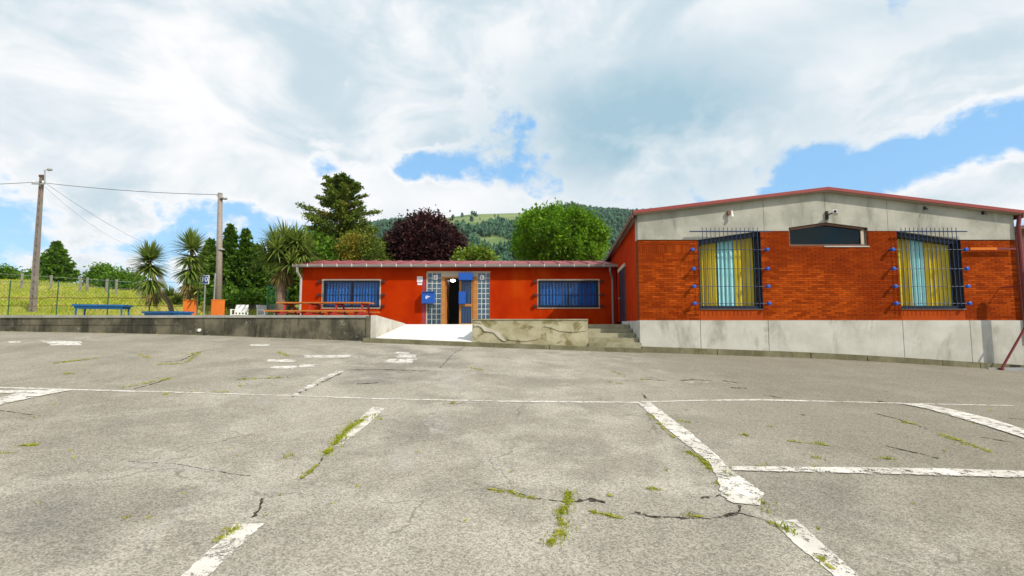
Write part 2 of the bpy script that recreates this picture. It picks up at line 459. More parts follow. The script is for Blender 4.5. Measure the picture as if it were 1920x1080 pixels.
M['ramp'] = weathered('white_ramp_concrete', (0.74, 0.73, 0.70), (0.66, 0.65, 0.61), 1.6, 0.85, 30, 0.2, (0.46, 0.44, 0.38), 0.5, 2.2, (1, 1, 1), 0.54, 0.72)
M['cheek'] = weathered('ramp_cheek_concrete', (0.56, 0.54, 0.48), (0.44, 0.42, 0.36), 2.2, 0.9, 30, 0.3, (0.3, 0.27, 0.2), 0.5)
M['paving'] = weathered('terrace_paving', (0.30, 0.29, 0.26), (0.38, 0.37, 0.33), 1.0, 0.9)
M['red'] = weathered('orange_red_render', (0.47, 0.034, 0.001), (0.36, 0.019, 0.001), 0.9, 0.85, 50, 0.2, (0.48, 0.065, 0.004), 0.55, 1.3, (1, 1, 0.35), 0.48, 0.70, spec=0.03)
M['orange'] = weathered('orange_sill_render', (0.40, 0.060, 0.005), (0.32, 0.045, 0.005), 2.0, 0.8, spec=.1)
M['roofred'] = weathered('faded_maroon_roof_sheet', (0.30, 0.075, 0.085), (0.24, 0.055, 0.06), 1.5, 0.55, 30, 0.1, (0.36, 0.17, 0.16), 0.5)
M['maroon'] = painted('maroon_metal', (0.17, 0.022, 0.025), 0.5)
M['trim'] = painted('red_brown_roof_trim', (0.27, 0.040, 0.035), 0.5)
M['gutter'] = painted('grey_pvc_gutter', (0.33, 0.30, 0.28), 0.5)
M['soffit'] = weathered('beige_soffit', (0.40, 0.33, 0.25), (0.32, 0.26, 0.2), 2, 0.8)
M['brownwood'] = mat_wood('brown_fascia_wood', (0.10, 0.045, 0.03), (0.16, 0.08, 0.055))
M['pipe'] = painted('grey_downpipe', (0.22, 0.21, 0.22), 0.5)
M['pipelt'] = painted('pale_downpipe', (0.42, 0.38, 0.36), 0.5)
M['navy'] = painted('navy_metal', (0.007, 0.013, 0.034), 0.45)
M['grille'] = painted('dark_blue_grille_iron', (0.010, 0.032, 0.10), 0.45)
M['knob'] = painted('bright_blue_enamel', (0.012, 0.10, 0.50), 0.35)
M['black'] = painted('dark_iron', (0.012, 0.013, 0.016), 0.5)
M['darkbox'] = painted('dark_brackets', (0.05, 0.015, 0.012), 0.6)
M['yellow'] = mat_curtain('mustard_curtain', (0.80, 0.60, 0.03), (0.62, 0.43, 0.025))
M['cyan'] = mat_curtain('pale_cyan_curtain', (0.36, 0.74, 0.78), (0.50, 0.82, 0.84))
M['bluecurtain'] = mat_curtain('blue_blind', (0.008, 0.150, 0.50), (0.015, 0.20, 0.58))
M['glass'] = glassmat('window_glass', (0.95, 0.97, 0.97), 0.35)
M['glassblue'] = glassmat('bluish_window_glass', (0.85, 0.95, 1.0), 1.3, 0.06)
M['dark_glass'] = glassmat('teal_clerestory_glass', (0.40, 0.60, 0.60), 0.6)
M['interior'] = weathered('dim_interior', (0.05, 0.05, 0.05), (0.07, 0.065, 0.06), 1, 0.9)
M['teal_int'] = weathered('teal_blind', (0.02, 0.12, 0.13), (0.03, 0.15, 0.15), 1, 0.9)
M['beige'] = weathered('beige_frame', (0.55, 0.46, 0.36), (0.46, 0.38, 0.3), 3, 0.8)
M['doorwood'] = mat_wood('varnished_door_wood', (0.38, 0.15, 0.035), (0.50, 0.22, 0.06))
M['mortarwhite'] = weathered('glass_block_joint', (0.62, 0.64, 0.62), (0.5, 0.52, 0.5), 4, 0.8)
M['white'] = painted('white_plastic', (0.78, 0.78, 0.76), 0.4, var=0.08)
M['paper'] = painted('white_notice', (0.78, 0.74, 0.78), 0.6, var=0.1)
M['lilac'] = weathered('dull_purple', (0.30, 0.035, 0.055), (0.38, 0.05, 0.06), 2, 0.8)
M['bluebox'] = painted('blue_enamelled_steel', (0.008, 0.085, 0.42), 0.35)
M['leafblue'] = painted('deep_blue_door_panel', (0.008, 0.050, 0.15), 0.5)
M['table_blue'] = painted('blue_table_paint', (0.006, 0.10, 0.27), 0.5, var=.5)
M['tablewood'] = mat_wood('varnished_picnic_boards', (0.40, 0.12, 0.02), (0.52, 0.19, 0.035))
M['redsteel'] = painted('red_steel_frame', (0.33, 0.018, 0.012), 0.45)
M['planter'] = weathered('terracotta_planter', (0.62, 0.16, 0.015), (0.52, 0.12, 0.012), 2, 0.8)
M['polecon'] = weathered('pole_concrete', (0.19, 0.165, 0.145), (0.27, 0.23, 0.20), 2, 0.9, 30, 0.3, (0.22, 0.09, 0.07), 0.4, 1.3)
M['polewood'] = mat_wood('weathered_pole_wood', (0.30, 0.26, 0.21), (0.22, 0.18, 0.15))
M['galv'] = painted('galvanised_steel', (0.42, 0.43, 0.43), 0.45, 0.6)
M['signback'] = painted('sign_back_aluminium', (0.40, 0.42, 0.44), 0.5, 0.4)
M['signblue'] = painted('sign_blue', (0.012, 0.06, 0.30), 0.4, var=0.05)
M['signwhite'] = painted('sign_white', (0.8, 0.8, 0.8), 0.4, var=0.03)
M['greenpost'] = painted('green_fence_paint', (0.03, 0.12, 0.06), 0.5)
M['greengate'] = painted('emerald_gate_paint', (0.01, 0.24, 0.12), 0.5)
M['rust'] = painted('rusty_wire', (0.20, 0.08, 0.035), 0.7)
M['cable'] = painted('cable_black', (0.06, 0.06, 0.065), 0.6)
M['wallgrey'] = weathered('grey_block_wall', (0.22, 0.21, 0.185), (0.30, 0.29, 0.26), 2, 0.9, 30, 0.4, (0.1, 0.1, 0.07), 0.5)
M['bark'] = weathered('bark', (0.12, 0.085, 0.06), (0.20, 0.15, 0.11), 5, 0.95, 30, 0.6)
M['barkpale'] = weathered('pale_bark', (0.27, 0.20, 0.14), (0.19, 0.13, 0.09), 6, 0.95, 30, 0.6)
M['leaf_round'] = leafmat('fresh_green_leaves', (0.060, 0.165, 0.006), (0.25, 0.46, 0.014), 0.4)
M['leaf_plum'] = leafmat('purple_plum_leaves', (0.014, 0.005, 0.007), (0.085, 0.022, 0.022), 0.2)
M['leaf_conifer'] = leafmat('olive_conifer_needles', (0.055, 0.105, 0.012), (0.22, 0.28, 0.028), 0.35, (0.30, 0.22, 0.018))
M['leaf_cypress'] = leafmat('dark_cypress_needles', (0.026, 0.078, 0.007), (0.15, 0.27, 0.018), 0.35)
M['leaf_bush'] = leafmat('mid_green_bush_leaves', (0.045, 0.115, 0.008), (0.16, 0.30, 0.018), 0.3)
M['leaf_light'] = leafmat('yellow_green_leaves', (0.09, 0.17, 0.012), (0.24, 0.34, 0.03), 0.3)
M['leaf_sword'] = leafmat('sword_leaves', (0.085, 0.145, 0.020), (0.36, 0.44, 0.09), 0.35)
M['leaf_dry'] = leafmat('dry_sword_leaves', (0.16, 0.13, 0.04), (0.34, 0.27, 0.09), 0.2)
M['leaf_far'] = leafmat('far_pine_needles', (0.016, 0.062, 0.036), (0.060, 0.155, 0.065), 0.1)
M['weed'] = leafmat('weed_blades', (0.24, 0.30, 0.012), (0.46, 0.48, 0.03), 0.35, (0.42, 0.36, 0.05))
M['meadowgrass'] = leafmat('meadow_grass_blades', (0.28, 0.36, 0.022), (0.58, 0.58, 0.08), 0.4, (0.64, 0.52, 0.15))
M['lamp'] = emit('lit_lamp_diffuser', (1, 0.98, 0.92), 6.0)

# ------------------------------------------------------------------ key dimensions
YG = 13.8                      # front of the gabled hall
YL = 20.0                      # front of the low building
ZT = EYE + 0.035               # terrace floor
SHEAR = 0.115                  # the hall's side wall leans out of square


def interp(x, xs, ys):
    if x <= xs[0]: return ys[0] + (ys[1] - ys[0]) / (xs[1] - xs[0]) * (x - xs[0])
    if x >= xs[-1]: return ys[-1] + (ys[-1] - ys[-2]) / (xs[-1] - xs[-2]) * (x - xs[-1])
    for i in range(len(xs) - 1):
        if x <= xs[i + 1]:
            t = (x - xs[i]) / (xs[i + 1] - xs[i]); return ys[i] * (1 - t) + ys[i + 1] * t


YW = 13.55
_pts = [P(u, v, YW) for u, v in ((0, 621), (350, 627), (690, 640), (960, 651), (1207, 660), (1560, 672), (1905, 694))]
_fx = [p.x for p in _pts]; _fz = [p.z for p in _pts]


def far_z(x):
    s = 0.0
    for k in range(-3, 4): s += interp(max(-24, min(24, x + k * 0.6)), _fx, _fz)
    return s / 7


def g(x, y):
    t = y / YW
    return (1 - t) * (-0.012 * x) + t * far_z(x)


def ground(u, v, lift=0.0):
    d = ray(u, v); lo, hi = 0.5, 40.0
    for _ in range(50):
        m = (lo + hi) / 2; x, y, z = d.x * m, d.y * m, EYE + d.z * m
        if z > g(x, y): lo = m
        else: hi = m
    x, y = d.x * lo, d.y * lo
    return Vector((x, y, g(x, y) + lift))


def sm(a, b, x):
    t = max(0.0, min(1.0, (x - a) / (b - a))); return t * t * (3 - 2 * t)


# ------------------------------------------------------------------ setting: car park, terrain, hill, terrace
def build_ground():
    xs = np.arange(-30, 30.01, 0.5); ys = np.arange(-12, 13.76, 0.25)
    v = np.array([(x, y, g(x, y)) for y in ys for x in xs]); nx = len(xs)
    q = np.array([(j * nx + i, j * nx + i + 1, (j + 1) * nx + i + 1, (j + 1) * nx + i) for j in range(len(ys) - 1) for i in range(nx - 1)])
    return struct(npmesh('car_park', v, q, M['asphalt'], (0, 0, 0), smooth=True))


CAR_PARK = build_ground()


def T(x, y):
    if y < 19.3:
        return -3.0 if y < 14 else (1.2 if x < 3 else 0.2)
    left = sm(-7.5, -13.0, x)
    z = 1.45 if x < 4 else 1.0
    bank = 0.35 * sm(19.4, 20.2, y) + 0.62 * sm(20.5, 23.0, y) + 0.07 * max(0, min(y, 46) - 22) * (1.0 + 0.05 * max(0, min(40, -x - 25)))
    z += left * bank
    if y > 46: z += left * (-0.02) * min(y - 46, 60)
    if y > 60: z += 0.02 * min(y - 60, 500)
    return z


def build_terrain():
    xs = np.concatenate([np.array([-2000, -1500, -900, -500, -300, -200, -140, -100, -80]), np.arange(-70, 40.1, 1.0), np.array([50, 70, 100, 150, 250, 400, 700, 1200, 2000])])
    ys = np.concatenate([np.array([-800, -300, -100, -40, -13]), np.array([13.2, 14.0, 16, 18]), np.arange(19.3, 26, 0.4), np.arange(26, 70, 1.5), np.array([75, 90, 110, 140, 180, 240, 320, 450, 700, 1000, 1300])])
    r = np.random.default_rng(3)
    v = np.array([(x, y, (T(x, y) + (r.normal() * 0.05 if y > 20.5 else 0)) if y > 13.5 or abs(x) < 31 else (T(x, y) if y > 13.5 else -1.5)) for y in ys for x in xs]); nx = len(xs)
    q = np.array([(j * nx + i, j * nx + i + 1, (j + 1) * nx + i + 1, (j + 1) * nx + i) for j in range(len(ys) - 1) for i in range(nx - 1)])
    struct(npmesh('terrain', v, q, M['meadow'], (0, 0, 0), smooth=True))


build_terrain()

RIDGE_U = [-1500, -600, 0, 300, 345, 420, 520, 620, 700, 780, 830, 880, 950, 1010, 1060, 1075, 1100, 1170, 1230, 1350, 1500, 1700, 1920, 2600, 4000]
RIDGE_V = [596, 592, 585, 560, 552, 535, 480, 440, 422, 412, 408, 401, 399, 398, 390, 386, 394, 400, 400, 405, 420, 445, 470, 560, 590]


def hill_z(u, t):
    """u = bearing in picture columns, t = 0 foot .. 1 ridge .. beyond"""
    v = interp(u, RIDGE_U, RIDGE_V)
    R = 760.0
    top = P(u, v, R).z
    prof = max(0, t) ** 0.95 if t <= 1 else 1 - 0.6 * (t - 1)
    und = 6 * math.sin(u * 0.013 + t * 5) * t * max(0, 1 - t) * 2 + 5 * math.sin(u * 0.031 + 2 + t * 9) * t * max(0, 1 - t)
    return 4 + (top - 4) * prof + und


def hill_pt(u, t):
    Y = 170 + t * 590
    return Vector(((u - 960) / F * Y, Y, hill_z(u, t)))


def build_hill():
    us = np.linspace(-500, 2500, 160); ts = np.linspace(-0.02, 1.6, 40)
    v = np.array([tuple(hill_pt(u, t)) for t in ts for u in us]); nx = len(us)
    q = np.array([(j * nx + i, j * nx + i + 1, (j + 1) * nx + i + 1, (j + 1) * nx + i) for j in range(len(ts) - 1) for i in range(nx - 1)])
    struct(npmesh('hill', v, q, M['hill'], (0, 0, 0), smooth=True))
    # pine wood on the hill
    r = np.random.default_rng(5); mb_v = []; mb_f = []; cnt = 0
    while cnt < 13500:
        u = r.uniform(480, 1700); t = r.uniform(0.12, 1.02)
        if 785 < u < 1040 and t > (0.47 if u < 890 else 0.47 + (u - 890) * 0.0024) + 0.04 * math.sin(u * 0.09) and r.random() > 0.02: continue
        if math.sin(u * 0.021 + 1) + math.sin(t * 17 + u * 0.01) > 1.75: continue
        if 740 < u < 800 and t > 0.9 and r.random() > 0.4: continue
        if 1000 < u < 1090 and t > 0.97 and r.random() > 0.3: continue
        p = hill_pt(u, t); h = r.uniform(4.5, 10.0) * (0.55 + 0.45 * t); w = h * r.uniform(0.24, 0.42); b = len(mb_v)
        broad = r.random() < 0.35
        lv = [(0.12, 0.55), (0.35, 1.0), (0.6, 0.85 if broad else 0.62), (0.84, 0.6 if broad else 0.26)]
        for (a, s_) in lv:
            ph = r.uniform(0, 6.28)
            for k in range(6):
                rr = w * s_ * r.uniform(0.7, 1.25)
                mb_v.append((p.x + rr * math.cos(ph + k * 1.047), p.y + rr * math.sin(ph + k * 1.047), p.z + h * a + r.uniform(-0.5, 0.5)))
        mb_v.append((p.x, p.y, p.z + h))
        for i in range(3):
            for k in range(6):
                q0 = b + i * 6 + k; q1 = b + i * 6 + (k + 1) % 6
                mb_f.append((q0, q1, q1 + 6)); mb_f.append((q0, q1 + 6, q0 + 6))
        for k in range(6): mb_f.append((b + 18 + k, b + 18 + (k + 1) % 6, b + 24))
        cnt += 1
    o = npmesh('pine_wood', np.array(mb_v), np.array(mb_f), M['leaf_far'], (0, 760, 0))
    stuff(tag(o, 'dark pine wood covering the far hill behind the low building', 'wood'))


build_hill()

# front openings of the terrace, measured along the wall
XR0 = P(706, 615, YW).x; XR1 = P(885, 620, YW).x           # ramp
XS0 = P(1103, 620, YW).x; XS1 = P(1199, 620, YG).x - 0.02  # steps
YR = 17.2; YST = 15.3


def build_terrace():
    b = MB()
    b.box(-34, XR0 - 0.02, YW + 0.12, 19.6, 0.3, ZT)
    b.box(XR0 - 0.02, XR1 + 0.02, YR, YL + 0.4, 0.3, ZT - 0.003)
    b.box(XR1 + 0.02, XS0, YW + 0.12, YL + 0.4, 0.3, ZT)
    b.box(XS0, XS1 + 0.9, YST, YL + 0.4, 0.3, ZT - 0.003)
    b.box(-12.5, XR0 - 0.02, 19.6, 24.0, 0.3, ZT - 0.004)
    struct(b.build('terrace', M['paving']))


build_terrace()


# ------------------------------------------------------------------ painted markings, cracks, weeds
def strip(left, right, n, jit, lift, name, mat):
    def res(poly):
        d = [0]
        for a, b in zip(poly, poly[1:]): d.append(d[-1] + math.hypot(b[0] - a[0], b[1] - a[1]))
        o = []
        for i in range(n + 1):
            t = d[-1] * i / n
            for k in range(len(poly) - 1):
                if t <= d[k + 1] + 1e-9:
                    q = (t - d[k]) / max(1e-9, d[k + 1] - d[k]); o.append((poly[k][0] * (1 - q) + poly[k + 1][0] * q, poly[k][1] * (1 - q) + poly[k + 1][1] * q)); break
        return o
    A = [ground(*p) for p in res(left)]; B = [ground(*p) for p in res(right)]
    vs_ = []
    for a, b in zip(A, B):
        d = b - a; w = d.length or 1
        j0 = RND.uniform(-jit, jit); j1 = RND.uniform(-jit, jit)
        for k in range(4):
            q = k / 3
            p = a + d * q
            if k == 0: p = p + d / w * j0
            if k == 3: p = p + d / w * j1
            vs_.append((p.x, p.y, g(p.x, p.y) + lift))
    m = MB(); m.add(vs_, [(i * 4 + k, i * 4 + k + 1, i * 4 + k + 5, i * 4 + k + 4) for i in range(n) for k in range(3)])
    return m.build(name, mat, CAR_PARK)


LIFT = 0.005
def line(pts, w, n=40, jit=0.012, mat='paint', name='painted_line', lift=LIFT):
    """centre line in picture columns/rows on the ground, w = full width in metres"""
    C = [ground(*p) for p in pts]
    L_, R_ = [], []
    d = [0]
    for a, b in zip(C, C[1:]): d.append(d[-1] + (b - a).length)
    vs_ = []
    ws = w if isinstance(w, list) else [w] * len(C)
    for i in range(n + 1):
        t = d[-1] * i / n
        for k in range(len(C) - 1):
            if t <= d[k + 1] + 1e-6:
                q = (t - d[k]) / (d[k + 1] - d[k]); c = C[k].lerp(C[k + 1], q); tt = (C[k + 1] - C[k]).normalized(); ww = ws[k] * (1 - q) + ws[k + 1] * q; break
        nrm = Vector((-tt.y, tt.x, 0)).normalized()
        for s_ in (-0.5, -0.17, 0.17, 0.5):
            p = c + nrm * (s_ * ww + (RND.uniform(-jit, jit) if abs(s_) > 0.3 else 0))
            vs_.append((p.x, p.y, g(p.x, p.y) + lift))
    m = MB(); m.add(vs_, [(i * 4 + k, i * 4 + k + 1, i * 4 + k + 5, i * 4 + k + 4) for i in range(n) for k in range(3)])
    return m.build(name, M[mat], CAR_PARK)


line([(-150, 724), (0, 727), (130, 731), (300, 735), (540, 742), (700, 748), (960, 753), (1200, 755)], [0.07, 0.07, 0.07, 0.05, 0.05, 0.055, 0.065, 0.065], 140, 0.012, 'paint')
line([(1202, 754), (1330, 751), (1420, 750), (1560, 753), (1700, 757), (1900, 761)], [0.05, 0.06, 0.11, 0.06, 0.06, 0.05], 80, 0.008)
strip([(-60, 733), (60, 732), (134, 731)], [(-60, 736), (20, 738), (134, 733)], 20, 0.01, LIFT + 0.003, 'painted_line', M['paint'])
strip([(30, 737), (20, 742), (-20, 752), (-80, 764)], [(134, 732), (75, 744), (0, 760), (-80, 779)], 24, 0.02, LIFT + 0.006, 'painted_line', M['paint'])
strip([(1197, 757), (1268, 820), (1330, 868), (1346, 900), (1352, 930), (1372, 944)], [(1219, 755), (1292, 810), (1343, 853), (1368, 880), (1432, 926), (1424, 949)], 60, 0.010, LIFT + 0.003, 'painted_line', M['paint'])
strip([(1450, 979), (1492, 1022), (1570, 1085), (1680, 1180)], [(1492, 975), (1540, 1018), (1616, 1085), (1730, 1180)], 40, 0.007, LIFT, 'painted_line', M['paint'])
strip([(1372, 876), (1600, 878), (1760, 880), (1990, 887)], [(1372, 884), (1600, 889), (1760, 893), (1990, 900)], 60, 0.008, LIFT + 0.006, 'painted_line', M['paint'])
strip([(1690, 758), (1740, 768), (1840, 797), (1990, 845)], [(1735, 760), (1780, 768), (1860, 787), (1990, 829)], 40, 0.010, LIFT + 0.009, 'painted_line', M['paint'])
strip([(697, 764), (668, 792), (625, 838)], [(723, 764), (700, 788), (640, 836)], 30, 0.010, LIFT, 'painted_line', M['paint'])
strip([(440, 984), (415, 1012), (330, 1090), (230, 1180)], [(495, 982), (452, 1022), (380, 1090), (290, 1180)], 40, 0.007, LIFT, 'painted_line', M['paint'])
strip([(630, 697), (590, 717), (544, 743)], [(646, 696), (606, 716), (556, 743)], 30, 0.03, LIFT + 0.003, 'painted_line', M['paint_worn'])
for q in ([(498, 674), (552, 674), (552, 679), (500, 679)], [(508, 687), (554, 686), (550, 692), (505, 691)], [(566, 684), (596, 683), (588, 688), (560, 689)],
          [(570, 666), (656, 666), (650, 671), (574, 671)], [(728, 673), (780, 673), (774, 681), (722, 680)], [(748, 665), (781, 665), (778, 671), (745, 671)], [(742, 660), (770, 661), (766, 664), (742, 663)],
          [(76, 639), (150, 640), (152, 648), (100, 648)], [(15, 640), (42, 640), (40, 643), (15, 643)], [(470, 646), (505, 646), (503, 649), (470, 649)]):
    strip([q[0], q[3]], [q[1], q[2]], 6, 0.05, LIFT, 'painted_patch', M['paint'])
for q in ([(735, 836), (765, 840), (792, 872), (738, 890)], [(150, 862), (300, 866), (440, 884), (300, 884)], [(480, 742), (505, 742), (505, 756), (478, 756)], [(790, 790), (830, 765), (850, 800), (815, 820)],
          [(330, 955), (400, 915), (420, 920), (250, 1030)], [(820, 700), (860, 690), (880, 730), (840, 735)]):
    strip([q[0], q[3]], [q[1], q[2]], 10, 0.05, LIFT - 0.002, 'scuffed_patch', M['scuff'])


def crack(pts, w, n=None, mat='crack'):
    C = [ground(*p) for p in pts]; ln = sum((b - a).length for a, b in zip(C, C[1:]))
    return line(pts, w, n or max(8, int(ln / 0.05)), w if not isinstance(w, list) else max(w) * 0.8, mat, 'crack', 0.0035)


crack([(885, 906), (960, 921), (1000, 934), (1062, 942)], 0.006)
crack([(1075, 941), (1100, 936), (1135, 944)], [0.01, 0.035, 0.02])
crack([(1180, 960), (1215, 968), (1262, 970), (1275, 972)], [0.02, 0.035, 0.012, 0.006])
crack([(1275, 972), (1330, 973), (1360, 970), (1385, 962), (1390, 948)], [0.006, 0.012, 0.025, 0.02, 0.01])
crack([(1385, 962), (1430, 974), (1455, 985)], 0.010)
crack([(1310, 935), (1352, 929)], 0.018)
crack([(490, 935), (486, 958), (470, 972)], [0.02, 0.03, 0.008])
crack([(646, 694), (720, 693), (800, 696)], 0.03)
crack([(670, 720), (710, 718)], 0.03)
crack([(1200, 711), (1250, 714)], 0.03); crack([(1275, 714), (1300, 712), (1335, 714)], [0.02, 0.05, 0.02]); crack([(1355, 714), (1382, 718)], 0.05); crack([(1370, 727), (1400, 728)], 0.05); crack([(1432, 741), (1466, 746)], 0.04)
crack([(1276, 717), (1334, 717)], 0.10, mat='crackpale'); crack([(1352, 717), (1380, 719)], 0.08, mat='crackpale')
crack([(1204, 738), (1212, 748)], 0.02); crack([(1495, 776), (1512, 779)], 0.035); crack([(1645, 752), (1668, 756)], 0.035); crack([(1655, 733), (1666, 734)], 0.03)
crack([(1640, 775), (1680, 785), (1740, 805)], 0.022); crack([(1660, 836), (1720, 850), (1760, 860)], [0.012, 0.022, 0.01]); crack([(1840, 820), (1900, 830)], 0.02); crack([(1870, 782), (1930, 788)], 0.015)
crack([(620, 838), (590, 880), (556, 905)], 0.008); crack([(240, 866), (330, 870), (430, 888), (470, 893)], 0.006)
crack([(640, 700), (600, 718), (548, 744)], 0.03, mat='crack')
crack([(250, 730), (280, 722), (322, 709)], 0.02); crack([(300, 680), (340, 676), (372, 660)], 0.02); crack([(100, 680), (180, 672)], 0.02); crack([(440, 712), (545, 708)], 0.012)
crack([(825, 690), (850, 663), (872, 650)], 0.012); crack([(0, 770), (60, 778)], 0.01)


def blades(centres, per, hgt, wid, spread, mat, name, zf=None, seed=1):
    r = np.random.default_rng(seed); V = []; Q = []
    for (x, y, z, s) in centres:
        for _ in range(max(3, int(per * s))):
            a = r.uniform(0, 6.28); d = abs(r.normal()) * spread * s
            px, py = x + d * math.cos(a), y + d * math.sin(a); pz = (zf(px, py) if zf else z)
            h = hgt * r.uniform(0.5, 1.3) * (0.6 + 0.4 * s); w = wid * r.uniform(0.6, 1.4); th = r.uniform(0, 6.28); ln = r.uniform(0.1, 0.9) * h; la = r.uniform(0, 6.28)
            cx, cy = math.cos(th) * w / 2, math.sin(th) * w / 2; b = len(V)
            V += [(px - cx, py - cy, pz - 0.01), (px + cx, py + cy, pz - 0.01), (px + cx * 0.7 + ln * .4 * math.cos(la), py + cy * .7 + ln * .4 * math.sin(la), pz + h * 0.6), (px + ln * math.cos(la), py + ln * math.sin(la), pz + h)]
            Q.append((b, b + 1, b + 2, b + 3))
    V = np.array(V); o = V.mean(0); o[2] = V[:, 2].min()
    return npmesh(name, V, np.array(Q), M[mat], tuple(o))


def weeds_along(px, s=0.5, step=0.05, seed=1):
    r = random.Random(seed); out = []
    C = [ground(*p) for p in px]
    for a, b in zip(C, C[1:]):
        n_ = max(1, int((b - a).length / step))
        for i in range(n_):
            p = a.lerp(b, (i + r.random()) / n_)
            if r.random() < 0.75 or not out: out.append((p.x, p.y, p.z, s * r.uniform(0.5, 1.3)))
    return out


def weed_thing(px, s, label, seed, per=44, hgt=0.018):
    c = weeds_along(px, s, 0.035, seed)
    o = blades(c, per, hgt, 0.008, 0.035, 'weed', 'weed_tuft', g, seed)
    stuff(tag(o, label, 'weeds', 'weeds growing from the asphalt cracks'))


def moss(pts, w):
    C = [ground(*p) for p in pts]; ln = sum((b - a).length for a, b in zip(C, C[1:]))
    w *= 0.45
    line(pts, w, max(8, int(ln / 0.04)), w * 0.25, 'moss', 'moss_patch', 0.0095)


moss([(1068, 922), (1062, 950), (1048, 965), (1056, 985), (1050, 1002), (1028, 1024)], 0.10); moss([(912, 917), (962, 924), (975, 931), (1010, 937)], 0.05); moss([(1105, 958), (1170, 974)], 0.07)
moss([(1440, 978), (1482, 1000)], 0.09); moss([(1525, 1040), (1564, 1070)], 0.07); moss([(398, 1018), (432, 1000), (450, 988)], 0.07); moss([(690, 780), (650, 808), (630, 830), (608, 856)], 0.13)
moss([(1225, 786), (1265, 822)], 0.08); moss([(1290, 846), (1318, 862), (1336, 886)], 0.09); moss([(1210, 915), (1250, 920)], 0.09); moss([(595, 872), (555, 905)], 0.09); moss([(0, 850), (28, 850)], 0.12); moss([(36, 836), (74, 834)], 0.12)
moss([(1478, 827), (1555, 836)], 0.16); moss([(1388, 816), (1406, 817)], 0.14); moss([(295, 684), (345, 682), (376, 660)], 0.16); moss([(395, 736), (428, 735)], 0.12); moss([(830, 757), (862, 757)], 0.10); moss([(1690, 790), (1745, 803)], 0.10)
moss([(120, 702), (145, 700)], 0.2); moss([(100, 682), (185, 672)], 0.12); moss([(230, 728), (322, 710)], 0.10); moss([(1140, 716), (1170, 721)], 0.14); moss([(1280, 968), (1322, 970)], 0.06); moss([(1118, 930), (1152, 931)], 0.06); moss([(1760, 812), (1865, 850)], 0.14); moss([(1640, 861), (1685, 861)], 0.10)
weed_thing([(1068, 925), (1062, 950), (1048, 965), (1056, 985), (1050, 1000), (1030, 1022)], 1.1, 'yellow green weeds in a bent strip running down the foreground asphalt', 21)
weed_thing([(915, 918), (962, 924), (975, 931), (1005, 936)], 0.7, 'low moss strip in the crack left of the bent weed strip', 22)
weed_thing([(1105, 960), (1165, 972)], 0.7, 'short moss line in the foreground crack right of the bent weed strip', 23)
weed_thing([(1448, 984), (1475, 995)], 1.2, 'bright green tuft at the top of the bottom right painted line', 24, 30, 0.035)
weed_thing([(1535, 1048), (1560, 1066)], 0.9, 'weed tuft halfway down the bottom right painted line', 25)
weed_thing([(400, 1016), (430, 1002), (445, 990)], 0.9, 'green weeds beside the bottom left painted dash', 26)
weed_thing([(680, 788), (650, 808), (630, 830), (612, 852)], 1.2, 'weeds along the left edge of the painted dash at centre left', 27)
weed_thing([(1290, 848), (1315, 860), (1332, 882)], 1.0, 'green tuft hugging the thick painted line right of centre', 28)
weed_thing([(1215, 916), (1245, 919)], 0.8, 'small round weed patch left of the thick painted line', 29)
weed_thing([(590, 880), (560, 900)], 0.6, 'thin weeds in the crack below the centre left painted dash', 30)
weed_thing([(0, 850), (25, 850)], 0.8, 'moss patch at the left edge of the picture', 31); weed_thing([(38, 836), (70, 834)], 0.8, 'moss patch just above the one at the left edge', 32)
weed_thing([(1390, 816), (1402, 817)], 0.9, 'green tuft in the right bay above the transverse line', 33, 30, 0.03)
small = []
for seed, pts in enumerate([[(300, 683), (340, 682)], [(350, 665), (380, 660)], [(400, 735), (425, 736)], [(440, 724), (450, 724)], [(835, 756), (858, 757)], [(1430, 800), (1450, 800)], [(1480, 828), (1550, 834)], [(1690, 792), (1740, 800)],
        [(1430, 875), (1450, 876)], [(1520, 878), (1540, 878)], [(1650, 862), (1680, 860)], [(1520, 858), (1535, 860)], [(1140, 716), (1165, 720)], [(1150, 697), (1170, 706)], [(1200, 712), (1215, 712)], [(1240, 880), (1250, 882)], [(1325, 905), (1350, 908)],
        [(1290, 968), (1318, 970)], [(1120, 930), (1150, 930)], [(370, 735), (300, 741)], [(530, 857), (550, 857)], [(100, 682), (180, 672)], [(260, 665), (280, 672)], [(230, 726), (322, 710)], [(440, 712), (540, 708)], [(120, 700), (140, 702)], [(1760, 815), (1860, 850)],
        [(1280, 790), (1300, 795)], [(700, 775), (715, 790)], [(640, 840), (650, 820)], [(880, 690), (910, 695)], [(520, 660), (540, 668)], [(1430, 940), (1440, 960)], [(1360, 890), (1366, 880)], [(1225, 785), (1215, 775)], [(1245, 800), (1235, 795)]]):
    small += weeds_along(pts, 0.75, 0.07, 100 + seed)
for i in range(40):
    u = RND.uniform(0, 1920); v = RND.uniform(650, 1000); p = ground(u, v); small.append((p.x, p.y, p.z, RND.uniform(0.15, 0.4)))
for X in np.arange(-16, XR0, 0.22):
    if RND.random() < 0.7: small.append((X + RND.uniform(-.1, .1), YW - 0.03, 0, RND.uniform(0.3, 0.8)))
for X in np.arange(XS1, 15, 0.3):
    if RND.random() < 0.55: small.append((X + RND.uniform(-.1, .1), YW - 0.12, 0, RND.uniform(0.2, 0.7)))
o = blades(small, 22, 0.028, 0.010, 0.05, 'weed', 'scattered_weeds', g, 40)
stuff(tag(o, 'sparse yellow green moss and weeds scattered over the car park', 'weeds'))

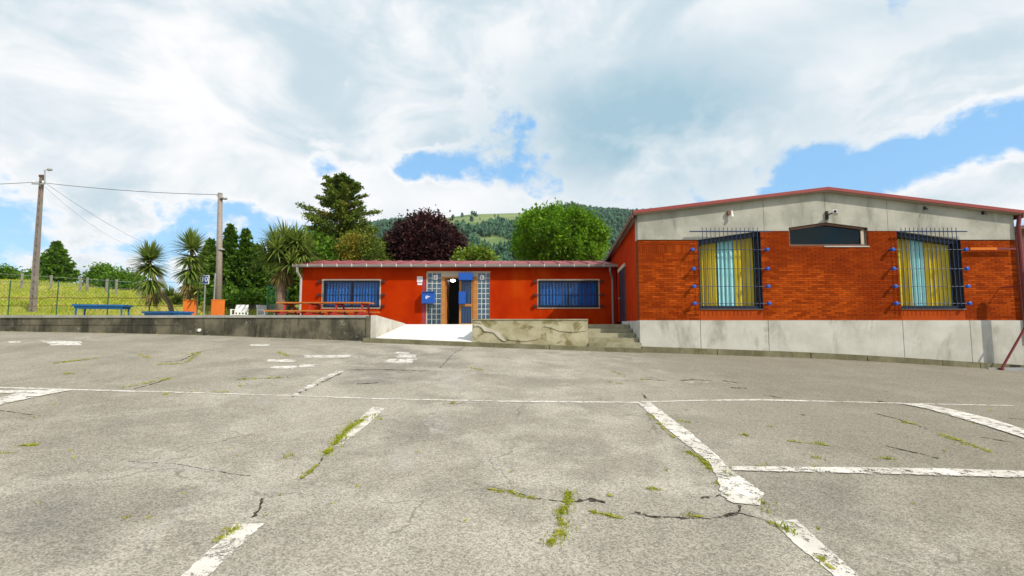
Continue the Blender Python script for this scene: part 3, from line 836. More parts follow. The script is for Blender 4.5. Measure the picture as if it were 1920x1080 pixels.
# ------------------------------------------------------------------ kerbs
def kerb(x0, x1, y0, y1, h, label):
    b = MB(); n_ = max(2, int((x1 - x0) / 0.5)); xs = np.linspace(x0, x1, n_ + 1)
    for i in range(n_):
        a, c = xs[i], xs[i + 1] - 0.006
        j = RND.uniform(-0.012, 0.012)
        b.hexa([(a, y0 + j, far_z(a) - 0.3), (c, y0 + j, far_z(c) - 0.3), (c, y1, far_z(c) - 0.3), (a, y1, far_z(a) - 0.3),
                (a, y0 + j + 0.02, far_z(a) + h), (c, y0 + j + 0.02, far_z(c) + h), (c, y1, far_z(c) + h), (a, y1, far_z(a) + h)])
    return tag(b.build('kerb', M['kerb']), label, 'kerb')


kerb(P(686, 640, YW).x, XS1 - 0.02, YW - 0.28, YW + 0.2, 0.10, 'mossy kerb in front of the white ramp and the steps')
kerb(XS1, 15.6, YW - 0.13, YG + 0.05, 0.15, 'mossy kerb along the foot of the gabled hall')

# ------------------------------------------------------------------ retaining wall of the terrace
ZWT = P(400, 591, YW).z


def build_terrace_wall():
    r = thing('terrace_wall', (-10, YW, far_z(-10)), 'low blackened concrete block wall holding the terrace at the left', 'wall')
    x = -21.0; top = ZWT - 0.07; xe = P(686, 620, YW).x
    xs = [x]
    while x < xe - 1.0: x += 1.28 + RND.uniform(-0.05, 0.05); xs.append(x)
    xs[-1] = xe
    for a, c in zip(xs, xs[1:]):
        zb = min(far_z(a), far_z(c)) - 0.2
        if c < P(380, 620, YW).x:
            h = 0.205
            MB().box(a + 0.006, c - 0.006, YW + RND.uniform(-.008, .008), YW + 0.24, top - h, top - 0.008).build('block', M['mossy'], r)
            a2 = a + 0.5; 
            MB().box(a + 0.006, c - 0.006, YW + RND.uniform(-.008, .008), YW + 0.24, zb, top - h - 0.012).build('block', M['mossy'], r)
        else:
            MB().box(a + 0.004, c - 0.004, YW + RND.uniform(-.006, .006), YW + 0.24, zb, top - 0.004).build('block', M['mossy'], r)
    for a, c in zip(xs, xs[1:]):
        MB().box(a + 0.004, c - 0.004, YW - 0.03, YW + 0.30, top, ZWT + RND.uniform(-0.004, 0.004)).build('coping', M['coping'], r)
    # end pier by the ramp
    x1 = XR0 - 0.005
    MB().box(xe + 0.004, x1 - 0.16, YW - 0.02, YW + 0.26, far_z(xe) - 0.2, ZWT - 0.03).build('end_pier', M['mossy'], r)
    # thin weep pipe
    p = P(373, 619, YW - 0.04)
    MB().tube([p, p + Vector((0, 0.12, 0.0))], 0.045, 10).build('drain_pipe', M['white'], r)


build_terrace_wall()


def build_ramp():
    r = thing('ramp', ((XR0 + XR1) / 2, YW, far_z(-2)), 'white concrete ramp rising to the entrance door', 'ramp')
    z0a = far_z(XR0) + 0.11; z0b = far_z(XR1) + 0.11
    MB().hexa([(XR0, YW - 0.05, 0.2), (XR1, YW - 0.05, 0.2), (XR1, YR + 0.01, 0.2), (XR0, YR + 0.01, 0.2), (XR0, YW - 0.05, z0a), (XR1, YW - 0.05, z0b), (XR1, YR + 0.01, ZT + 0.002), (XR0, YR + 0.01, ZT + 0.002)]).build('ramp_slab', M['ramp'], r)
    x1 = XR0 - 0.005; x0 = x1 - 0.155
    MB().hexa([(x0, YW - 0.03, 0.2), (x1, YW - 0.03, 0.2), (x1, YR, 0.2), (x0, YR, 0.2), (x0, YW - 0.03, ZWT), (x1, YW - 0.03, ZWT), (x1, YR, ZT + 0.03), (x0, YR, ZT + 0.03)]).build('cheek_wall', M['cheek'], r)
    return r


build_ramp()


def build_block_wall():
    zt = P(1000, 598, YW).z
    r = thing('rendered_parapet', (0.5, YW, far_z(0.5)), 'low parapet wall with flaking cement render right of the ramp', 'wall')
    b = MB(); nx_, nz_ = 40, 8
    x0, x1 = XR1 + 0.004, XS0 - 0.004; zb = 0.4
    b.box(x0, x1, YW + 0.02, YW + 0.32, zb, zt - 0.035); b.build('wall_core', M['render_old'], r)
    # ragged remains of the top coat, a few millimetres proud
    rr = random.Random(3)
    def patch(pix, name, mat, y):
        pts = [P(u, v, YW) for u, v in pix]
        MB().prism([(p.x, p.z) for p in pts], y, YW + 0.03).build(name, mat, r)
    patch([(887, 604), (900, 606), (905, 611), (917, 617), (930, 619), (942, 629), (948, 637), (985, 640), (1010, 636), (1010, 622), (1020, 612), (1035, 615), (1050, 621), (1075, 623), (1099, 620), (1099, 601), (887, 601)], 'render_coat', M['render_old'], YW + 0.002)
    patch([(889, 612), (897, 611), (903, 614), (908, 621), (918, 622), (926, 624), (936, 634), (943, 639), (950, 640), (944, 632), (934, 622), (926, 618), (915, 615), (906, 610), (897, 607), (889, 608)], 'render_flake', M['render_pale'], YW - 0.005)
    MB().box(x0 - 0.0, x1, YW - 0.015, YW + 0.34, zt - 0.035, zt).build('coping', M['step'], r)


build_block_wall()


def build_steps():
    r = thing('steps', ((XS0 + XS1) / 2, YW + 0.5, far_z(3)), 'mossy concrete steps between the parapet and the gabled hall', 'steps')
    n_ = 5; zb = far_z(3) + 0.10; dz = (ZT - zb) / n_; dy = (YST - YW) / n_
    for i in range(n_):
        y0 = YW - 0.04 + i * dy
        MB().box(XS0 + 0.003, XS1 - 0.003, y0, YST + 0.05 + 0.002 * i, zb + i * dz - (0.3 if i == 0 else 0.0) + 0.001, zb + (i + 1) * dz - 0.002).build('step', M['step'], r)


build_steps()

# ------------------------------------------------------------------ gabled hall
def gx(u, v=520): return P(u, v, YG).x
def gz(v): return P(1550, v, YG).z


XL = gx(1198); XRG = gx(1908); XC = (XL + XRG) / 2
ZP = gz(600.5); ZB1 = gz(449.5); ZB2 = gz(433); ZE = gz(401.5); ZRIDGE = gz(359)
W1L, W1R, W2L, W2R = gx(1311), gx(1429), gx(1686), gx(1806)
ZSILL = gz(579)
CLL, CLR = gx(1479, 440), gx(1627, 440); ZC0 = gz(461); ZC1 = gz(427); ZC2 = gz(417)


def roofz(x): return ZRIDGE - abs(x - XC) / (XRG - XC) * (ZRIDGE - ZE)


def build_hall():
    h = thing('gabled_hall', (XC, YG, far_z(XC)), 'large brick hall with a low gable, grey concrete band and two barred curtain windows', 'building')
    D = 0.30; YB = 36.0
    # plinth panels
    us = [1196, 1313, 1440, 1692, 1818, 1911]
    xs = [gx(u, 640) for u in us]; xs[0] = XL - 0.02; xs[-1] = XRG + 0.03
    for a, c in zip(xs, xs[1:]):
        MB().box(a + 0.008, c - 0.008, YG - 0.05, YG + D, min(far_z(a), far_z(c)) - 0.2, ZP - 0.002).build('plinth_panel', M['plinth'], h)
    # splayed end of the plinth beside the steps
    MB().box(XL - 0.012, XL + 0.25, YG + D + 0.002, 16.0, 0.3, ZP - 0.01).build('plinth_return', M['plinth'], h)
    # mortar backing of the brick piers (bricks sit 8 mm proud)
    piers = [(XL, W1L, ZP, ZB1), (W2R, XRG, ZP, ZB1)]
    ctr = (W1R, W2L)
    bk = MB()
    for a, c, z0, z1 in piers: bk.box(a + 0.004, c - 0.004, YG + 0.012, YG + D, z0, z1 - 0.002)
    bk.prism([(ctr[0] + .004, ZP), (ctr[1] - .004, ZP), (ctr[1] - .004, ZB2 - .002), (CLR, ZB2 - .002), (CLR, ZC0), (CLL, ZC0), (CLL, ZB2 - .002), (ctr[0] + .004, ZB2 - .002)], YG + 0.012, YG + D)
    bk.build('mortar_wall', M['mortar'], h)
    for a, c in ((W1L, W1R), (W2L, W2R)):
        MB().box(a + 0.006, c - 0.006, YG + 0.004, YG + D, ZP, ZSILL - 0.02).build('sill_wall', M['orange'], h)
        MB().box(a + 0.002, c - 0.002, YG - 0.03, YG + D, ZSILL - 0.018, ZSILL - 0.002).build('window_sill', M['coping'], h)
    # bricks
    L_, H_, J = 0.232, 0.049, 0.010
    bricks = []                                      # x, z, w, h
    def fill(x0, x1, z0, z1, soldier=None, hole=None):
        z = z0 + 0.004; row = 0
        while z + H_ <= z1 + 0.012:
            hh = min(H_, z1 - z - 0.002)
            if hh < 0.02: break
            if soldier and soldier[0] <= z < soldier[1]:
                if abs(z - soldier[0]) < H_ + J:
                    x = x0
                    while x < x1 - 0.02:
                        w = min(H_, x1 - x)
                        if w > 0.02 and not (hole and hole[0] - 0.02 < x + w / 2 < hole[1] + 0.02 and z + L_ > hole[2]): bricks.append((x, z, w, L_))
                        x += H_ + J
                    z += L_ + J; row += 1; continue
            x = x0 - (L_ + J) * 0.5 * (row % 2)
            while x < x1 - 0.01:
                a = max(x, x0); c = min(x + L_, x1)
                if hole and z + hh > hole[2] + 0.003:
                    if a < hole[0] < c: c = hole[0]
                    elif a < hole[1] < c: a = hole[1]
                    elif a >= hole[0] and c <= hole[1]: x += L_ + J; continue
                if c - a > 0.025: bricks.append((a, z, c - a, hh))
                x += L_ + J
            z += H_ + J; row += 1
    fill(XL, W1L, ZP, ZB1, (gz(476), gz(474)))
    fill(W1R, W2L, ZP, ZB2, (gz(480), gz(478)), (CLL, CLR, ZC0))
    fill(W2R, XRG, ZP, ZB1)
    rr = random.Random(12)
    full = [b for b in bricks if abs(b[2] - L_) < 0.002 and abs(b[3] - H_) < 0.002 and b[0] < W2L]
    full.sort(key=lambda b: b[0] ** 2 + (b[1] - EYE) ** 2)
    single = set(full[:300])
    me = None
    for b in bricks:
        if b in single:
            y0 = YG + rr.uniform(-0.004, 0.003)
            if me is None:
                o = MB().box(b[0], b[0] + b[2], y0, YG + 0.02, b[1], b[1] + b[3]).build('brick', M['brick'], h); me = o.data
            else:
                link('brick', me, (b[0] + b[2] / 2, (y0 + YG + 0.02) / 2, b[1]), h)
    rest = MB()
    for b in bricks:
        if b not in single:
            y0 = YG + rr.uniform(-0.004, 0.003); rest.box(b[0], b[0] + b[2], y0, YG + 0.02, b[1], b[1] + b[3])
    stuff(rest.build('brickwork', M['bricks'], h, fix=False))
    # concrete band in four panels
    xa, xb, xc2 = gx(1431, 400), XC, 2 * XC - gx(1431, 400)
    e = 0.006
    polys = [[(XL - .01, ZB1), (W1L, ZB1), (W1R, ZB2), (xa - e, ZB2), (xa - e, roofz(xa)), (XL - .01, roofz(XL))],
             [(xa + e, ZB2), (CLL, ZB2), (CLL, ZC1), (xb - e, ZC2), (xb - e, roofz(xb)), (xa + e, roofz(xa))],
             [(xb + e, ZC2), (CLR, ZC1), (CLR, ZB2), (xc2 - e, ZB2), (xc2 - e, roofz(xc2)), (xb + e, roofz(xb))],
             [(xc2 + e, ZB2), (W2L, ZB2), (W2R, ZB1), (XRG + .01, ZB1), (XRG + .01, roofz(XRG)), (xc2 + e, roofz(xc2))]]
    if W2L < xc2: polys[2][3] = (W2L, ZB2); polys[3][0:2] = [(xc2 + e, ZB2 - (xc2 + e - W2L) / (W2R - W2L) * (ZB2 - ZB1))]; polys[2].insert(4, (xc2 - e, ZB2 - (xc2 - e - W2L) / (W2R - W2L) * (ZB2 - ZB1)))
    for p in polys: MB().prism(p, YG - 0.012, YG + D).build('concrete_panel', M['panel'], h)
    # side walls and back, sheared plan
    s = lambda y: (y - YG) * SHEAR
    def sw(x, th, name, mat, y0, z0, z1, y1=YB):
        MB().hexa([(x + s(y0), y0, z0), (x + th + s(y0), y0, z0), (x + th + s(y1), y1, z0), (x + s(y1), y1, z0), (x + s(y0), y0, z1), (x + th + s(y0), y0, z1), (x + th + s(y1), y1, z1), (x + s(y1), y1, z1)]).build(name, mat, h)
    sw(XL + 0.01, 0.28, 'side_wall', M['red'], YG + D, ZP - 0.01, ZE - 0.02)
    sw(XRG - 0.30, 0.28, 'side_wall', M['red'], YG + D, 0.2, ZE - 0.02)
    MB().box(XL + s(YB), XRG + s(YB), YB, YB + 0.3, 0.5, ZE).build('back_wall', M['red'], h)
    # inner dark lining so no daylight leaks in
    MB().box(XL + 0.6, XRG - 0.4, YG + 1.6, YG + 1.7, ZP - 0.5, ZRIDGE - 0.25).build('inner_wall', M['interior'], h)
    # roof: two sheets with overhang, trims, gutter
    y0, y1 = YG - 0.16, YB + 0.4; OV = 0.17
    for sg in (-1, 1):
        xe = XC + sg * ((XRG - XC) + OV); ze = ZRIDGE - ((XRG - XC) + OV) / (XRG - XC) * (ZRIDGE - ZE); tk = 0.06
        MB().hexa([(XC + s(y0), y0, ZRIDGE + .004), (xe + s(y0), y0, ze + .004), (xe + s(y1), y1, ze + .004), (XC + s(y1), y1, ZRIDGE + .004),
                   (XC + s(y0), y0, ZRIDGE + tk), (xe + s(y0), y0, ze + tk), (xe + s(y1), y1, ze + tk), (XC + s(y1), y1, ZRIDGE + tk)]).build('roof_slope', M['roofred'], h)
        yt = y0 - 0.035
        MB().hexa([(XC, yt, ZRIDGE - 0.005), (xe - sg * 0.0, yt, ze - 0.005), (xe, y0 - .002, ze - 0.005), (XC, y0 - .002, ZRIDGE - 0.005), (XC, yt, ZRIDGE + 0.085), (xe, yt, ze + 0.085), (xe, y0 - .002, ze + 0.085), (XC, y0 - .002, ZRIDGE + 0.085)]).build('roof_trim', M['trim'], h)
        # soffit strip below the verge
        MB().hexa([(XC, y0 + 0.004, ZRIDGE - 0.03), (xe, y0 + .004, ze - 0.03), (xe, YG - .014, ze - 0.03), (XC, YG - .014, ZRIDGE - 0.03), (XC, y0 + .004, ZRIDGE + 0.002), (xe, y0 + .004, ze + 0.002), (xe, YG - .014, ze + .002), (XC, YG - .014, ZRIDGE + .002)]).build('verge_board', M['soffit'], h)
        # eave: board and gutter
        xg = xe
        MB().hexa([(xg - .025 + s(y0), y0, ze - .12), (xg + .02 + s(y0), y0, ze - .12), (xg + .02 + s(y1), y1, ze - .12), (xg - .025 + s(y1), y1, ze - .12), (xg - .025 + s(y0), y0, ze), (xg + .02 + s(y0), y0, ze), (xg + .02 + s(y1), y1, ze), (xg - .025 + s(y1), y1, ze)]).build('eave_board', M['brownwood'], h)
        xw = XL if sg < 0 else XRG
        lo, hi = sorted((xw + (0.02 if sg < 0 else -.02), xg - sg * 0.03))
        MB().hexa([(lo + s(YG + .3), YG + .3, ze - .05), (hi + s(YG + .3), YG + .3, ze - .05), (hi + s(y1), y1, ze - .05), (lo + s(y1), y1, ze - .05), (lo + s(YG + .3), YG + .3, ze - .03), (hi + s(YG + .3), YG + .3, ze - .03), (hi + s(y1), y1, ze - .03), (lo + s(y1), y1, ze - .03)]).build('soffit', M['soffit'], h)
    # downpipe at the right corner
    MB().tube([(XRG + 0.10, YG - 0.10, ZE - 0.03), (XRG + 0.05, YG - 0.09, ZE - 0.35), (XRG + 0.05, YG - 0.09, ZP - 0.6)], 0.05, 10).build('downpipe', M['maroon'], h)
    # windows
    def window(xl, xr, ztl, ztr, cyan):
        yf0, yf1 = YG + 0.10, YG + 0.30
        t = 0.07
        f = MB(); zs = ZSILL
        f.box(xl, xl + t, yf0, yf1, zs, ztl - .004); f.box(xr - t, xr, yf0, yf1, zs, ztr - .004)
        f.box(xl + t, xr - t, yf0, yf1, zs, zs + 0.09)
        dz = (ztr - ztl) / (xr - xl) * t
        f.hexa([(xl + t, yf0, ztl + dz - .13), (xr - t, yf0, ztr - dz - .13), (xr - t, yf1, ztr - dz - .13), (xl + t, yf1, ztl + dz - .13), (xl + t, yf0, ztl + dz - .005), (xr - t, yf0, ztr - dz - .005), (xr - t, yf1, ztr - dz - .005), (xl + t, yf1, ztl + dz - .005)])
        w = f.build('window', M['navy'], h)
        # dark lining of the opening
        MB().box(xr - 0.012, xr - 0.002, YG + 0.01, yf0 - .002, zs, ztr - .006).build('reveal_lining', M['navy'], w)
        MB().box(xl + 0.002, xl + 0.012, YG + 0.01, yf0 - .002, zs, ztl - .006).build('reveal_lining', M['navy'], w)
        MB().prism([(xl + t, zs + .09), (xr - t, zs + .09), (xr - t, ztr - dz - .13), (xl + t, ztl + dz - .13)], YG + 0.24, YG + 0.245).build('pane', M['glass'], w)
        # curtains: pleated cloth, three lengths
        x0, x1 = xl + t + .01, xr - t - .01
        cuts = [x0, x0 + (x1 - x0) * cyan[0], x0 + (x1 - x0) * cyan[1], x1]
        for i in range(3):
            a, c = cuts[i], cuts[i + 1]; n_ = max(24, int((c - a) / 0.012)); m = MB(); vs_ = []
            ph = RND.uniform(0, 6)
            for k in range(n_ + 1):
                x = a + (c - a) * k / n_
                yy = YG + 0.34 + 0.030 * math.sin(x * 46 + ph + 0.8 * math.sin(x * 13)) + 0.012 * math.sin(x * 97)
                zt_ = ztl + (ztr - ztl) * (x - xl) / (xr - xl) - 0.06
                vs_ += [(x, yy, zs + 0.03), (x + 0.004 * math.sin(k), yy * 1.0 - 0.006, (zs + zt_) / 2), (x, yy, zt_)]
            m.add(vs_, [(k * 3 + j, k * 3 + 3 + j, k * 3 + 4 + j, k * 3 + 1 + j) for k in range(n_) for j in range(2)])
            m.build('curtain', M['cyan' if i == 1 else 'yellow'], w, smooth=True, fix=False)
        return w
    window(W1L, W1R, ZB1, ZB2, (0.36, 0.66)); window(W2L, W2R, ZB2, ZB1, (0.33, 0.55))
    # clerestory
    t = 0.05; f = MB(); y0_, y1_ = YG + 0.03, YG + 0.16
    f.box(CLL, CLR, y0_, y1_, ZC0, ZC0 + t); f.box(CLL, CLL + t, y0_, y1_, ZC0 + t, ZC1); f.box(CLR - t, CLR, y0_, y1_, ZC0 + t, ZC1)
    for a, za, c, zc in ((CLL, ZC1, XC, ZC2), (XC, ZC2, CLR, ZC1)):
        f.hexa([(a, y0_, za - t * 1.4), (c, y0_, zc - t * 1.4), (c, y1_, zc - t * 1.4), (a, y1_, za - t * 1.4), (a, y0_, za - .003), (c, y0_, zc - .003), (c, y1_, zc - .003), (a, y1_, za - .003)])
    w = f.build('clerestory_window', M['brownwood'], h)
    MB().prism([(CLL + t, ZC0 + t), (CLR - t, ZC0 + t), (CLR - t, ZC1 - t), (XC, ZC2 - t), (CLL + t, ZC1 - t)], YG + 0.09, YG + 0.095).build('pane', M['dark_glass'], w)
    MB().box(CLL - .02, CLR + .02, YG + 0.35, YG + 0.36, ZC0 - .1, ZC2 + .05).build('blind', M['teal_int'], w)
    MB().box(CLR - 0.16, CLR - 0.06, YG + 0.055, YG + 0.085, ZC0 + t, ZC1 - 0.06).build('side_strip', M['beige'], w)
    MB().box(gx(1545, 461), CLR + .02, YG - 0.02, YG + 0.03, ZC0 - 0.035, ZC0 - .002).build('sill_strip', M['plinth'], w)
    # grilles
    def grille(ul, ur, ubl, ubr, vtop, vbot, uh0, uh1, rows, ukl, ukr, nb):
        yg = YG - 0.13
        top = [P(ul + (ur - ul) * i / (nb - 1), vtop, yg) for i in range(nb)]
        fr = MB().bar(P(uh0, vtop + 7, yg), P(uh1, vtop + 7, yg), 0.03, 0.03).build('window_grille', M['grille'], h)
        zb_ = P(1400, vbot, yg).z
        for p in top: MB().bar((p.x, yg - 0.022, zb_), (p.x, yg - 0.022, p.z), 0.012, 0.012).build('bar', M['grille'], fr)
        for (v, kl, kr) in rows:
            a = P(kl, v, yg); c = P(kr, v, yg); c.z = a.z
            MB().tube([a, c], 0.008, 6).build('rail', M['grille'], fr)
            for q in (a, c):
                MB().tube([(q.x, yg - 0.06, q.z), (q.x, yg - 0.05, q.z), (q.x, yg + 0.03, q.z), (q.x, yg + 0.05, q.z)], [0.034, 0.050, 0.050, 0.034], 12).build('mount_cap', M['knob'], fr)
                MB().tube([(q.x, yg + 0.03, q.z), (q.x, YG - 0.002, q.z)], 0.02, 6).build('mount_stem', M['grille'], fr)
    grille(1316, 1419, 0, 0, 427, 576, 1293, 1445, [(468, 1298, 1438), (504, 1300, 1439), (537, 1301, 1440), (569, 1302, 1442)], 0, 0, 14)
    grille(1688, 1791, 0, 0, 427, 576, 1682, 1813, [(468, 1673, 1810), (504, 1675, 1812), (537, 1678, 1814), (569, 1680, 1817)], 0, 0, 14)
    # painted arm right of the second window
    yy = YG - 0.10
    MB().bar(P(1818, 466.5, yy), P(1868, 466.5, yy), 0.05, 0.075).build('bracket_arm', M['planter'], h)
    MB().bar(P(1868, 466.5, yy), P(1903, 466.5, yy), 0.045, 0.06).build('bracket_arm', M['maroon'], h)
    # side door in the red wall, behind the steps
    ya, yc = 17.0, 19.0; xs_ = lambda y: XL + 0.01 + s(y) - 0.012; z1 = ZT + 2.05
    def skew(y0, y1, z0, z1_, d0, d1):
        return MB().hexa([(xs_(y0) - d1, y0, z0), (xs_(y0) - d0, y0, z0), (xs_(y1) - d0, y1, z0), (xs_(y1) - d1, y1, z0), (xs_(y0) - d1, y0, z1_), (xs_(y0) - d0, y0, z1_), (xs_(y1) - d0, y1, z1_), (xs_(y1) - d1, y1, z1_)])
    d = skew(ya, yc, ZT + .003, z1, -0.01, 0.012).build('side_door', M['navy'], h)
    skew(ya - 0.06, yc + 0.06, z1 + .002, z1 + 0.12, -0.01, 0.05).build('lintel', M['beige'], d)
    skew(ya - 0.06, ya - .002, ZT + .003, z1, -0.01, 0.03).build('jamb', M['brownwood'], d)
    skew(yc - 0.20, yc - 0.14, ZT + 1.0, ZT + 1.05, 0.01, 0.07).build('handle', M['galv'], d)
    return h


HALL = build_hall()

# things fixed to the hall
def build_wall_fittings():
    p = P(1553, 403, YG - 0.012)
    r = thing('security_camera', p, 'small white security camera under the gable peak', 'camera')
    MB().box(p.x - 0.09, p.x - 0.03, YG - 0.07, YG - 0.014, p.z - 0.14, p.z + 0.10).build('mount_plate', M['black'], r)
    MB().bar((p.x - 0.06, YG - 0.07, p.z - 0.02), (p.x + 0.02, YG - 0.16, p.z + 0.02), 0.03, 0.03).build('arm', M['black'], r)
    MB().obox((p.x + 0.07, YG - 0.20, p.z + 0.03), (0.05, -0.03, 0), (0.045, 0.075, -0.02), (0, 0.01, 0.055)).build('housing', M['white'], r)
    MB().tube([(p.x + 0.03, YG - 0.27, p.z + 0.04), (p.x + 0.01, YG - 0.30, p.z + 0.04)], 0.035, 10).build('lens', M['black'], r)
    p = P(1366, 400, YG - 0.012)
    r = thing('floodlight', p, 'rusty box lamp with a white bell on the concrete band above the left curtain window', 'lamp')
    MB().box(p.x - 0.06, p.x + 0.02, YG - 0.10, YG - 0.014, p.z - 0.06, p.z + 0.05).build('box', M['rust'], r)
    MB().tube([(p.x + 0.05, YG - 0.10, p.z + 0.06), (p.x + 0.05, YG - 0.11, p.z - 0.02), (p.x + 0.05, YG - 0.12, p.z - 0.13)], [0.02, 0.03, 0.045], 10).build('bell', M['white'], r)
    MB().bar((p.x + 0.02, YG - 0.06, p.z), (p.x + 0.05, YG - 0.10, p.z + 0.02), 0.02, 0.02).build('bracket', M['rust'], r)
    for u, v, lab in ((1733, 391, 'small dark eave hook on the concrete band above the right curtain window'), (1842, 400, 'small dark eave hook near the right end of the concrete band')):
        p = P(u, v, YG - 0.014)
        r = thing('eave_hook', p, lab, 'hook')
        MB().box(p.x - .03, p.x + .03, YG - .05, YG - .014, p.z - .04, p.z + .05).build('plate', M['black'], r)
        MB().tube([(p.x, YG - .05, p.z), (p.x, YG - .12, p.z - .02), (p.x, YG - .13, p.z - .08)], 0.012, 6).build('hook', M['black'], r)


build_wall_fittings()

# steel gate frame at the right edge of the picture
def build_steel_frame():
    yb = 13.2
    top = P(1921, 510, yb); bx = P(1877, 683, yb); ct = P(1922, 608, yb)
    zg = g(bx.x, yb)
    r = thing('steel_post', (top.x, yb, g(top.x, yb)), 'maroon steel post with a slanting red brace at the right edge', 'post')
    MB().box(top.x + 0.02, top.x + 0.16, yb - 0.06, yb + 0.06, g(top.x, yb) - 0.1, top.z).build('post', M['maroon'], r)
    MB().bar((bx.x, yb, zg + 0.03), (ct.x + 0.05, yb, ct.z), 0.04, 0.04).build('brace', M['maroon'], r)
    MB().box(bx.x - 0.28, top.x + 0.16, yb + 0.065, yb + 0.12, zg - 0.05, zg + 0.06).build('base_rail', M['galv'], r)
    MB().tube([(bx.x - 0.0, yb - 0.05, zg + 0.03), (bx.x, yb + 0.05, zg + 0.03)], 0.035, 8).build('brace_foot', M['maroon'], r)
    # stay from hall wall
    a = P(1876, 539, YG - 0.02); c = P(1922, 536, yb)
    MB().tube([a, c], 0.018, 6).build('wall_stay', M['maroon'], r)
    # dark neighbouring lean-to behind
    e = P(1905, 424, 15.4)
    q = thing('lean_to', (e.x + 2, 16, 0.4), 'dark brown lean to roof just visible past the right corner of the hall', 'shed')
    MB().hexa([(e.x, 15.4, e.z - 0.12), (e.x + 4, 15.4, e.z + 0.4), (e.x + 4.8, 22, e.z + 0.4), (e.x + 0.8, 22, e.z - 0.12), (e.x, 15.4, e.z), (e.x + 4, 15.4, e.z + 0.52), (e.x + 4.8, 22, e.z + 0.52), (e.x + 0.8, 22, e.z)]).build('roof', M['brownwood'], q)
    MB().hexa([(e.x + 0.2, 15.6, 0.2), (e.x + 4, 15.6, 0.2), (e.x + 4, 15.8, 0.2), (e.x + .2, 15.8, 0.2), (e.x + .2, 15.6, e.z - .15), (e.x + 4, 15.6, e.z + 0.35), (e.x + 4, 15.8, e.z + .35), (e.x + .2, 15.8, e.z - .15)]).build('wall', M['brownwood'], q)


build_steel_frame()

# ------------------------------------------------------------------ low red building
def lx(u, v=540): return P(u, v, YL).x
def lz(v): return P(900, v, YL).z


